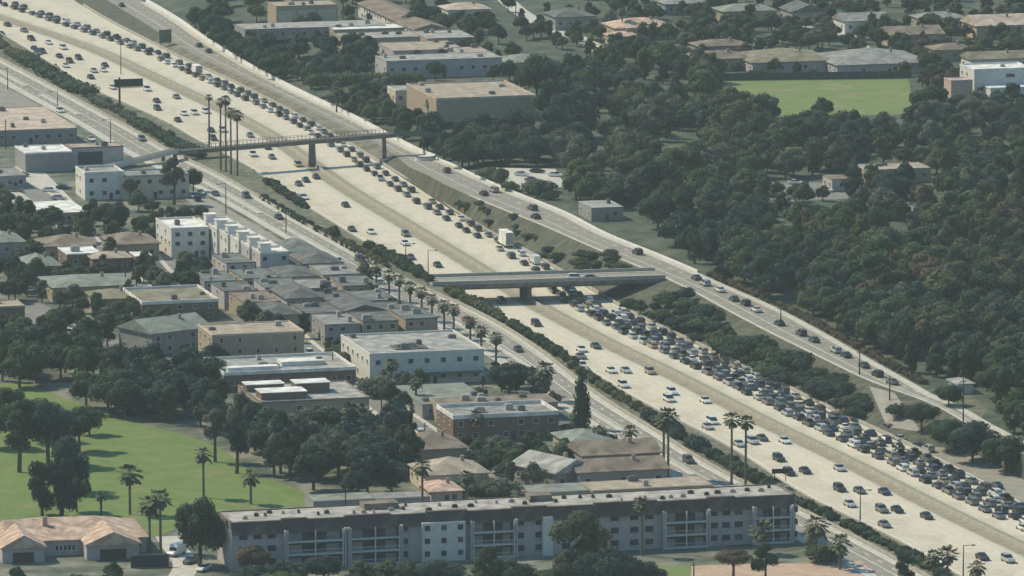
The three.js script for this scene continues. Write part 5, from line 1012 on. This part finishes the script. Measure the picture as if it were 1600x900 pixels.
one(1520, 722, 'round', 'blue', 11, 8, 'broad blackish tree by the tall dark pole', 0.04);
one(1572, 738, 'round', 'dark', 10, 7, 'dark tree at the right edge beside the slip road', 0.04);
one(1440, 672, 'round', 'dark', 7.5, 5.2, 'rounded dark tree in the bend of the slip road', 0.04);
one(1482, 634, 'round', 'dark', 6, 4.2, 'dark tree before the small pale building at the right', 0.04);
one(1405, 652, 'bush', 'dark', 4.6, 4, 'dark bush at the top of the slip road');
one(522, 376, 'round', 'olive', 5, 2.4, 'small olive tree on the island of the near frontage road');
one(1415, 918, 'tall', 'dark', 8, 3.4, 'dark tree at the bottom beside the near frontage road', 0.1);

// stands of trees
stand('beside the large tan hall', [[560, 150], [680, 150], [690, 215], [600, 205]], 9, D, R, [7, 11], { low: 0.04, wide: 1.12 });
stand('right of the large tan hall', [[834, 150], [930, 140], [945, 236], [838, 240]], 15, ['blue', 'dark', 'blue'], R, [12, 17], { gap: 5, low: 0.04, wide: 1.12 });
stand('below the large tan hall', [[640, 206], [830, 206], [840, 258], [700, 264]], 20, ['blue', 'dark', 'mid'], R, [8, 12], { low: 0.04, wide: 1.12 });
stand('behind the pale car park', [[770, 232], [905, 226], [910, 258], [780, 260]], 10, ['blue', 'grey'], R, [8, 11], { low: 0.04, wide: 1.12 });
stand('beside the pale car park', [[884, 264], [975, 262], [1000, 350], [880, 320]], 14, G, R, [8, 11], { low: 0.04, wide: 1.12 });
stand('on the roadside before the pale car park', [[740, 270], [860, 300], [860, 318], [770, 290]], 8, G, ['bush', 'round'], [3, 6], { gap: 4, low: 0.04, wide: 1.12 });
stand('left of the sports field', [[925, 108], [1110, 118], [1120, 172], [940, 182]], 22, ['dark', 'mid', 'grey', 'blue'], R, [8, 13], { gap: 6, low: 0.04, wide: 1.12 });
stand('below the left end of the field', [[945, 186], [1180, 186], [1200, 232], [955, 236]], 26, G, R, [8, 12], { gap: 6, low: 0.04, wide: 1.12 });
stand('in front of the sports field', [[1195, 216], [1430, 216], [1430, 240], [1195, 240]], 17, D, R, [8, 10.5], { gap: 5, low: 0.04, wide: 1.12 });
stand('right of the sports field', [[1430, 172], [1610, 176], [1610, 236], [1434, 238]], 20, ['blue', 'dark', 'grey'], R, [8, 12], { gap: 6, low: 0.04, wide: 1.12 });
stand('in the upper wood, left part', [[965, 242], [1180, 242], [1180, 286], [985, 298]], 22, ['grey', 'dark', 'mid', 'olive'], R, [8, 12], { gap: 6, low: 0.04, wide: 1.12 });
stand('in the upper wood, middle part', [[1180, 242], [1350, 242], [1350, 280], [1180, 282]], 15, ['blue', 'dark', 'olive'], R, [8, 11], { gap: 6, low: 0.04, wide: 1.12 });
stand('behind the low tan wood building', [[1345, 242], [1610, 242], [1610, 262], [1345, 262]], 14, O, R, [6, 9], { gap: 5.5, low: 0.04, wide: 1.12 });
stand('right of the low tan wood building', [[1462, 272], [1610, 272], [1610, 332], [1462, 332]], 18, ['olive', 'mid', 'dark', 'blue'], R, [8, 12], { gap: 6, low: 0.04, wide: 1.12 });
stand('left of the wood clearing', [[990, 300], [1165, 294], [1175, 352], [1010, 366]], 22, ['dark', 'mid', 'blue'], R, [8, 12], { gap: 6, low: 0.04, wide: 1.12 });
stand('below the wood clearing', [[1175, 352], [1450, 376], [1450, 402], [1175, 402]], 24, ['olive', 'mid', 'dark'], R, [6.5, 9], { gap: 5.5, low: 0.04, wide: 1.12 });
stand('in the middle wood by the far road', [[1015, 368], [1180, 356], [1195, 425], [1085, 418]], 20, ['blue', 'dark', 'blue'], R, [8, 12], { gap: 5.5, low: 0.04, wide: 1.12 });
stand('in the middle wood at the right edge', [[1440, 336], [1610, 336], [1610, 402], [1445, 402]], 22, ['olive', 'rust', 'dark', 'mid'], R, [8, 12], { gap: 6, low: 0.04, wide: 1.12 });
stand('in the lower wood, left part', [[1115, 432], [1300, 406], [1310, 470], [1200, 474]], 26, ['blue', 'dark', 'mid'], R, [8, 12], { gap: 5.5, low: 0.04, wide: 1.12 });
stand('in the lower wood, middle part', [[1300, 406], [1460, 406], [1460, 470], [1312, 472]], 24, ['olive', 'dark', 'mid', 'rust'], R, [8, 12], { gap: 6, low: 0.04, wide: 1.12 });
stand('in the lower wood at the right edge', [[1460, 406], [1610, 406], [1610, 472], [1460, 472]], 24, ['rust', 'olive', 'dark'], R, [8, 12], { gap: 6, low: 0.04, wide: 1.12 });
stand('in the lowest wood beside the car line', [[1225, 476], [1400, 476], [1425, 566], [1330, 534]], 22, D, R, [8, 12], { gap: 5.5, low: 0.04, wide: 1.12 });
stand('in the lowest wood at the right', [[1400, 476], [1610, 476], [1610, 548], [1425, 556]], 30, ['grey', 'dark', 'olive', 'blue'], R, [8, 12.5], { gap: 6, low: 0.04, wide: 1.12 });
stand('near the small pale building', [[1425, 560], [1610, 552], [1610, 606], [1470, 602]], 18, ['blue', 'dark'], R, [8, 12], { gap: 5.5, low: 0.04, wide: 1.12 });
stand('in the lower right corner wood', [[1550, 620], [1625, 615], [1630, 730], [1595, 720]], 14, ['blue', 'dark', 'mid'], R, [8, 12], { gap: 5.5, low: 0.04, wide: 1.12 });
stand('on the far bank above the road bridge', [[845, 372], [960, 398], [985, 424], [870, 402]], 12, ['dark', 'mid'], ['bush'], [2.4, 4], { bank: 'far', gap: 3.4 });
stand('on the far bank under the bridge end', [[960, 452], [1070, 456], [1150, 515], [1080, 530]], 26, ['dark', 'mid', 'blue'], ['bush', 'bush', 'round'], [3, 5.5], { bank: 'far', gap: 3.6 });
stand('on the far bank above the jam', [[1080, 520], [1170, 520], [1350, 612], [1320, 650]], 38, ['dark', 'mid', 'blue', 'dark'], ['bush', 'bush', 'round'], [3, 6], { bank: 'far', gap: 3.6 });
stand('between the far road and the school', [[262, 22], [340, 36], [470, 138], [420, 122]], 18, ['blue', 'dark'], R, [6, 10], { gap: 5 });
stand('left of the long school roof', [[330, 40], [400, 66], [440, 120], [380, 100]], 12, D, R, [7, 10], { gap: 5.5 });
stand('below the long school roof', [[395, 74], [600, 78], [604, 116], [440, 126]], 22, ['blue', 'dark', 'blue', 'mid'], R, [7, 10.5], { gap: 5.5 });
stand('between clipped hedge and tan hall', [[470, 140], [630, 138], [640, 165], [540, 185]], 16, G, R, [5, 8], { gap: 5, low: 0.04, wide: 1.12 });
stand('at the top edge left of the beige block', [[330, -6], [430, -6], [430, 42], [330, 38]], 12, D, R, [7, 10]);
stand('at the top edge above the brown diagonal roof', [[520, -12], [640, -12], [630, 16], [545, 10]], 7, D, R, [6, 9]);
stand('around the curving pale road', [[705, 40], [800, 58], [810, 108], [740, 106]], 12, G, R, [5, 8.5]);
stand('between curving road and orange house', [[870, 52], [958, 66], [1075, 112], [950, 114]], 22, ['dark', 'mid', 'grey', 'blue'], R, [5.5, 9], { gap: 5 });
stand('at the top edge left of the steep gable', [[880, -12], [1240, -12], [1236, 42], [1000, 40]], 40, ['dark', 'mid', 'blue', 'grey'], R, [6, 9.5], { gap: 5.5 });
stand('around the brown houses above the field', [[1055, 48], [1240, 46], [1300, 90], [1070, 86]], 22, ['dark', 'mid', 'grey'], R, [5, 8], { gap: 5.5, low: 0.04, wide: 1.12 });
stand('around the top right houses', [[1250, 16], [1610, 10], [1610, 62], [1360, 76]], 36, ['mid', 'dark', 'grey', 'rust'], R, [5, 8], { gap: 5.5 });
stand('left of the modern white house', [[1375, 86], [1520, 86], [1484, 160], [1436, 140]], 14, ['dark', 'rust', 'mid'], R, [5, 8], { gap: 5 });
stand('before the modern white house', [[1484, 166], [1610, 170], [1610, 180], [1484, 178]], 7, D, R, [5, 7], { gap: 4.5 });
stand('behind the left edge sheds', [[-10, 340], [170, 350], [176, 388], [-10, 386]], 16, ['dark', 'mid', 'dark'], R, [6, 9.5], { gap: 5 });
stand('left of the townhouses', [[160, 362], [268, 376], [262, 404], [180, 396]], 7, D, R, [5, 8]);
stand('at the left edge below the hipped houses', [[-10, 405], [84, 440], [84, 478], [-10, 476]], 10, D, R, [6, 9]);
stand('before the stepped townhouses', [[205, 428], [330, 420], [350, 462], [222, 456]], 12, ['dark', 'blue', 'grey'], R, [5, 8]);
stand('between the dark flat roofs', [[335, 450], [470, 470], [486, 548], [390, 515]], 8, ['grey', 'dark', 'blue', 'grey'], R, [5, 8.5], { gap: 4.6 });
stand('left of the palm row', [[420, 430], [570, 450], [650, 512], [500, 505]], 5, ['grey', 'dark', 'grey'], R, [4.5, 7.5], { gap: 4.6 });
stand('left of the tall beige building', [[120, 484], [330, 496], [236, 538], [150, 544]], 14, ['dark', 'mid', 'grey'], R, [5, 9], { gap: 5 });
stand('around the tree-ringed yard', [[-10, 520], [150, 545], [160, 575], [-10, 565]], 14, ['dark', 'mid', 'dark'], R, [7, 11], { gap: 5 });
stand('along the upper lawn edge, left part', [[-10, 568], [150, 576], [200, 656], [-10, 598]], 18, ['dark', 'dark', 'mid'], R, [8, 12], { gap: 5 });
stand('along the upper lawn edge, right part', [[150, 572], [345, 584], [352, 690], [205, 652]], 26, ['dark', 'blue', 'blue'], R, [8, 12.5], { gap: 5 });
stand('on the right side of the park lawn', [[350, 684], [480, 690], [505, 772], [420, 744]], 16, ['blue', 'dark', 'grey'], R, [9, 14], { gap: 5 });
stand('between park and side street', [[480, 686], [640, 700], [640, 776], [500, 786]], 20, ['blue', 'dark', 'blue', 'grey'], R, [8, 14], { gap: 4.8 });
stand('along the upper side street', [[470, 545], [560, 560], [640, 640], [560, 610]], 8, ['grey', 'dark', 'olive'], ['round', 'bush', 'tall'], [4, 7], { gap: 4 });
stand('before the white apartment house', [[585, 606], [660, 612], [668, 660], [610, 634]], 9, ['grey', 'mid', 'dark'], R, [4, 7], { gap: 4 });
stand('between white apartment house and frontage road', [[770, 590], [846, 606], [880, 652], [800, 646]], 9, ['dark', 'grey', 'mid'], R, [4, 7], { gap: 4 });
stand('beside the brown gabled roofs', [[745, 716], [880, 700], [900, 768], [800, 782]], 14, ['dark', 'grey', 'mid'], R, [4.5, 8], { gap: 4.4 });
stand('right of the white parapet building', [[870, 680], [960, 690], [1010, 730], [900, 716]], 11, ['dark', 'olive', 'grey'], ['round', 'bush', 'tall'], [3, 6], { gap: 4 });
stand('right end of the tan carport', [[1060, 764], [1150, 786], [1250, 806], [1130, 790]], 8, ['dark', 'mid'], ['bush'], [2, 3.4], { gap: 3.4 });
stand('below the apartment block corner', [[1262, 845], [1370, 880], [1400, 925], [1270, 900]], 13, ['mid', 'dark', 'rust'], ['bush', 'round'], [2.4, 5], { gap: 3.6 });
stand('along the bottom edge before the apartment block', [[370, 908], [860, 912], [860, 945], [370, 940]], 26, ['dark', 'blue', 'mid'], ['round', 'bush'], [3.5, 7], { gap: 4.5 });
stand('before the tiled house', [[-10, 905], [250, 905], [250, 940], [-10, 940]], 11, ['dark', 'mid', 'grey'], ['bush', 'round'], [2.4, 5], { gap: 4 });

stand('among the far houses, first belt', [[800, 20], [1100, 34], [1240, 84], [830, 88]], 26, ['mid', 'dark', 'grey', 'blue'], R, [5, 8], { gap: 4.5 });
stand('among the far houses, second belt', [[1240, 36], [1610, 66], [1610, 100], [1300, 84]], 30, ['mid', 'dark', 'grey', 'rust'], R, [4.5, 7.5], { gap: 4.5 });
stand('on the bank between the bridges', [[660, 280], [800, 330], [860, 376], [740, 330]], 12, ['olive', 'dark', 'grey'], ['bush'], [1.4, 2.6], { bank: 'far', gap: 4 });
stand('right above the sports field', [[1050, 84], [1420, 90], [1424, 116], [1060, 118]], 24, ['mid', 'dark', 'grey'], R, [4, 6.5], { gap: 4.5 });
stand('in front yards above the field', [[1075, 117], [1300, 123], [1300, 124], [1075, 119]], 7, ['dark', 'mid'], ['bush', 'round'], [2.5, 4], { gap: 4 });
stand('around the far left school wing', [[420, 20], [560, 30], [620, 60], [470, 66]], 10, D, R, [4, 7], { gap: 4.5 });
stand('in yards below the left car park', [[-10, 300], [60, 330], [160, 420], [-10, 420]], 14, ['dark', 'mid', 'grey'], R, [4, 7], { gap: 4.5 });
stand('in yards behind the townhouses', [[200, 320], [330, 330], [330, 400], [220, 400]], 10, ['grey', 'mid', 'dark'], R, [4, 6.5], { gap: 4.5 });
stand('between wide grey-green roof and townhouses', [[60, 430], [330, 410], [420, 480], [60, 500]], 24, ['dark', 'grey', 'mid', 'olive'], R, [4, 7], { gap: 4.5 });
stand('along the blocks left of the side street', [[300, 500], [420, 500], [560, 600], [330, 590]], 8, ['dark', 'grey', 'mid'], ['round', 'tall', 'bush'], [3.5, 6.5], { gap: 4.2 });
stand('in the blocks right of the side street', [[420, 460], [660, 500], [900, 690], [640, 660]], 16, ['grey', 'dark', 'grey', 'mid', 'olive'], ['round', 'tall', 'bush'], [3, 6.5], { gap: 4.2 });
stand('around the tan-roofed house', [[640, 690], [800, 700], [840, 790], [660, 790]], 8, ['grey', 'dark', 'mid'], ['round', 'bush'], [3, 6], { gap: 4 });
stand('between the top edge and the field houses', [[980, 6], [1300, 6], [1440, 90], [1000, 84]], 40, ['grey', 'mid', 'dark', 'grey'], R, [5, 8], { gap: 4.2 });
stand('over the top right corner', [[1300, -6], [1610, -8], [1610, 110], [1400, 110]], 40, ['grey', 'mid', 'dark', 'rust'], R, [5, 8], { gap: 4.2 });
stand('between beige block and round trees', [[500, 0], [800, -5], [800, 60], [600, 60]], 16, ['dark', 'mid', 'grey'], R, [5, 8], { gap: 4.5 });
stand('among the school wings', [[400, 66], [760, 70], [800, 128], [440, 128]], 18, ['dark', 'blue', 'mid'], R, [5, 8], { gap: 4.5 });
stand('inside the wood clearing', [[1180, 300], [1440, 300], [1445, 350], [1180, 352]], 18, ['dark', 'mid', 'olive'], R, [5, 8], { gap: 4.6, low: 0.04 });
stand('filling the upper wood', [[930, 180], [1600, 180], [1600, 345], [960, 345]], 60, ['grey', 'dark', 'mid', 'olive', 'blue'], R, [7, 10], { gap: 5, low: 0.04, wide: 1.1 });
stand('filling the lower wood', [[1080, 350], [1610, 350], [1610, 590], [1380, 590]], 50, ['grey', 'dark', 'mid', 'olive', 'rust'], R, [7, 10], { gap: 5, low: 0.04, wide: 1.1 });
plantAll();

// palms
[[570, 441, 34], [588, 452, 36], [608, 471, 42], [624, 480, 44], [641, 492, 44], [659, 501, 46], [675, 512, 46], [694, 521, 46], [709, 530, 48], [735, 546, 44], [752, 556, 40], [775, 570, 44]].forEach(([u, v, h], i) => palm(u, v, h, `fan palm in the row along the near frontage road, ${ord(i)} from the top`, 2.3, 'palms in the roadside row'));
palm(327, 236, 84, 'very tall thin palm, leftmost of the footbridge cluster', 1.5); palm(345, 266, 106, 'tall fan palm behind the first pair of the footbridge cluster', 1.8); palm(353, 268, 112, 'tallest fan palm of the footbridge cluster', 2.2); palm(361, 272, 98, 'tall fan palm second from right at the footbridge', 2.1); palm(371, 275, 96, 'tall fan palm at the right of the footbridge cluster', 2.4);
palm(1143, 756, 102, 'left one of the twin palms before the freeway', 2.6); palm(1165, 758, 100, 'right one of the twin palms before the freeway', 2.4);
palm(1037, 747, 92, 'left stem of the leaning palm pair beside the brown roofs', 2.8); palm(1044, 748, 100, 'right stem of the palm pair beside the brown roofs', 3.0);
palm(203, 804, 66, 'stout palm on the lawn behind the tiled house', 3.4); palm(234, 862, 76, 'left palm at the right end of the tiled house', 3.2); palm(251, 864, 88, 'right palm at the right end of the tiled house', 3.2);
palm(318, 778, 70, 'slim palm at the lower edge of the park lawn', 2.6); palm(392, 788, 46, 'palm at the lower right end of the park lawn', 2.6); palm(158, 805, 30, 'small palm near the trees left of the stout palm', 1.6);
palm(1003, 868, 82, 'palm whose head stands before the apartment block roof', 2.2); palm(1275, 880, 62, 'palm at the right end of the apartment block', 3.4); palm(1312, 890, 44, 'shorter palm right of the apartment block', 3.0);
palm(1459, 935, 66, 'left palm of the pair at the lower right edge of the freeway', 2.6); palm(1480, 935, 70, 'right palm of the pair at the lower right edge of the freeway', 2.8); palm(1526, 945, 60, 'palm head at the bottom edge before the freeway', 2.4);
palm(852, 626, 50, 'palm between the blackish tree and the dark conifer', 3.0); palm(660, 820, 92, 'slim palm rising behind the apartment block middle', 2.6); palm(730, 800, 56, 'palm behind the apartment block by the orange roof', 2.4); palm(811, 812, 44, 'short palm just behind the apartment block', 2.2);
palm(934, 710, 34, 'left palm of three by the lower frontage road', 1.8); palm(940, 712, 40, 'middle palm of three by the lower frontage road', 1.8); palm(984, 712, 40, 'right palm of three by the lower frontage road', 2.2);
palm(548, 700, 60, 'palm in front of the brown flat-roofed block, left', 3.2); palm(568, 706, 58, 'palm in front of the brown flat-roofed block, right', 3.2); palm(612, 610, 42, 'palm at the left corner of the white apartment house', 2.4); palm(650, 640, 44, 'palm beside the green canopy of the white apartment house', 2.2);
palm(170, 412, 34, 'palm among the hipped houses left of the townhouses', 2.0); palm(536, 34, 40, 'palm at the top edge beside the beige block', 2.2); palm(670, 196, 36, 'palm before the cream annex of the tan hall', 2.0); palm(708, 198, 34, 'palm before the left wall of the tan hall', 2.0); palm(526, 176, 34, 'palm between clipped hedge and far road', 2.2); palm(606, 160, 40, 'palm at the right end of the clipped hedge', 2.4);
palm(745, 690, 40, 'palm before the white parapet building', 2.4); palm(1190, 866, 40, 'palm before the last balconies of the apartment block', 3.2);
palm(972, 60, 44, 'palm beside the orange house at the top', 2.2); palm(1285, 80, 36, 'palm among the upper right houses', 2.2); palm(1200, 200, 40, 'palm below the sports field', 2.2);

renderer.render(scene, camera);
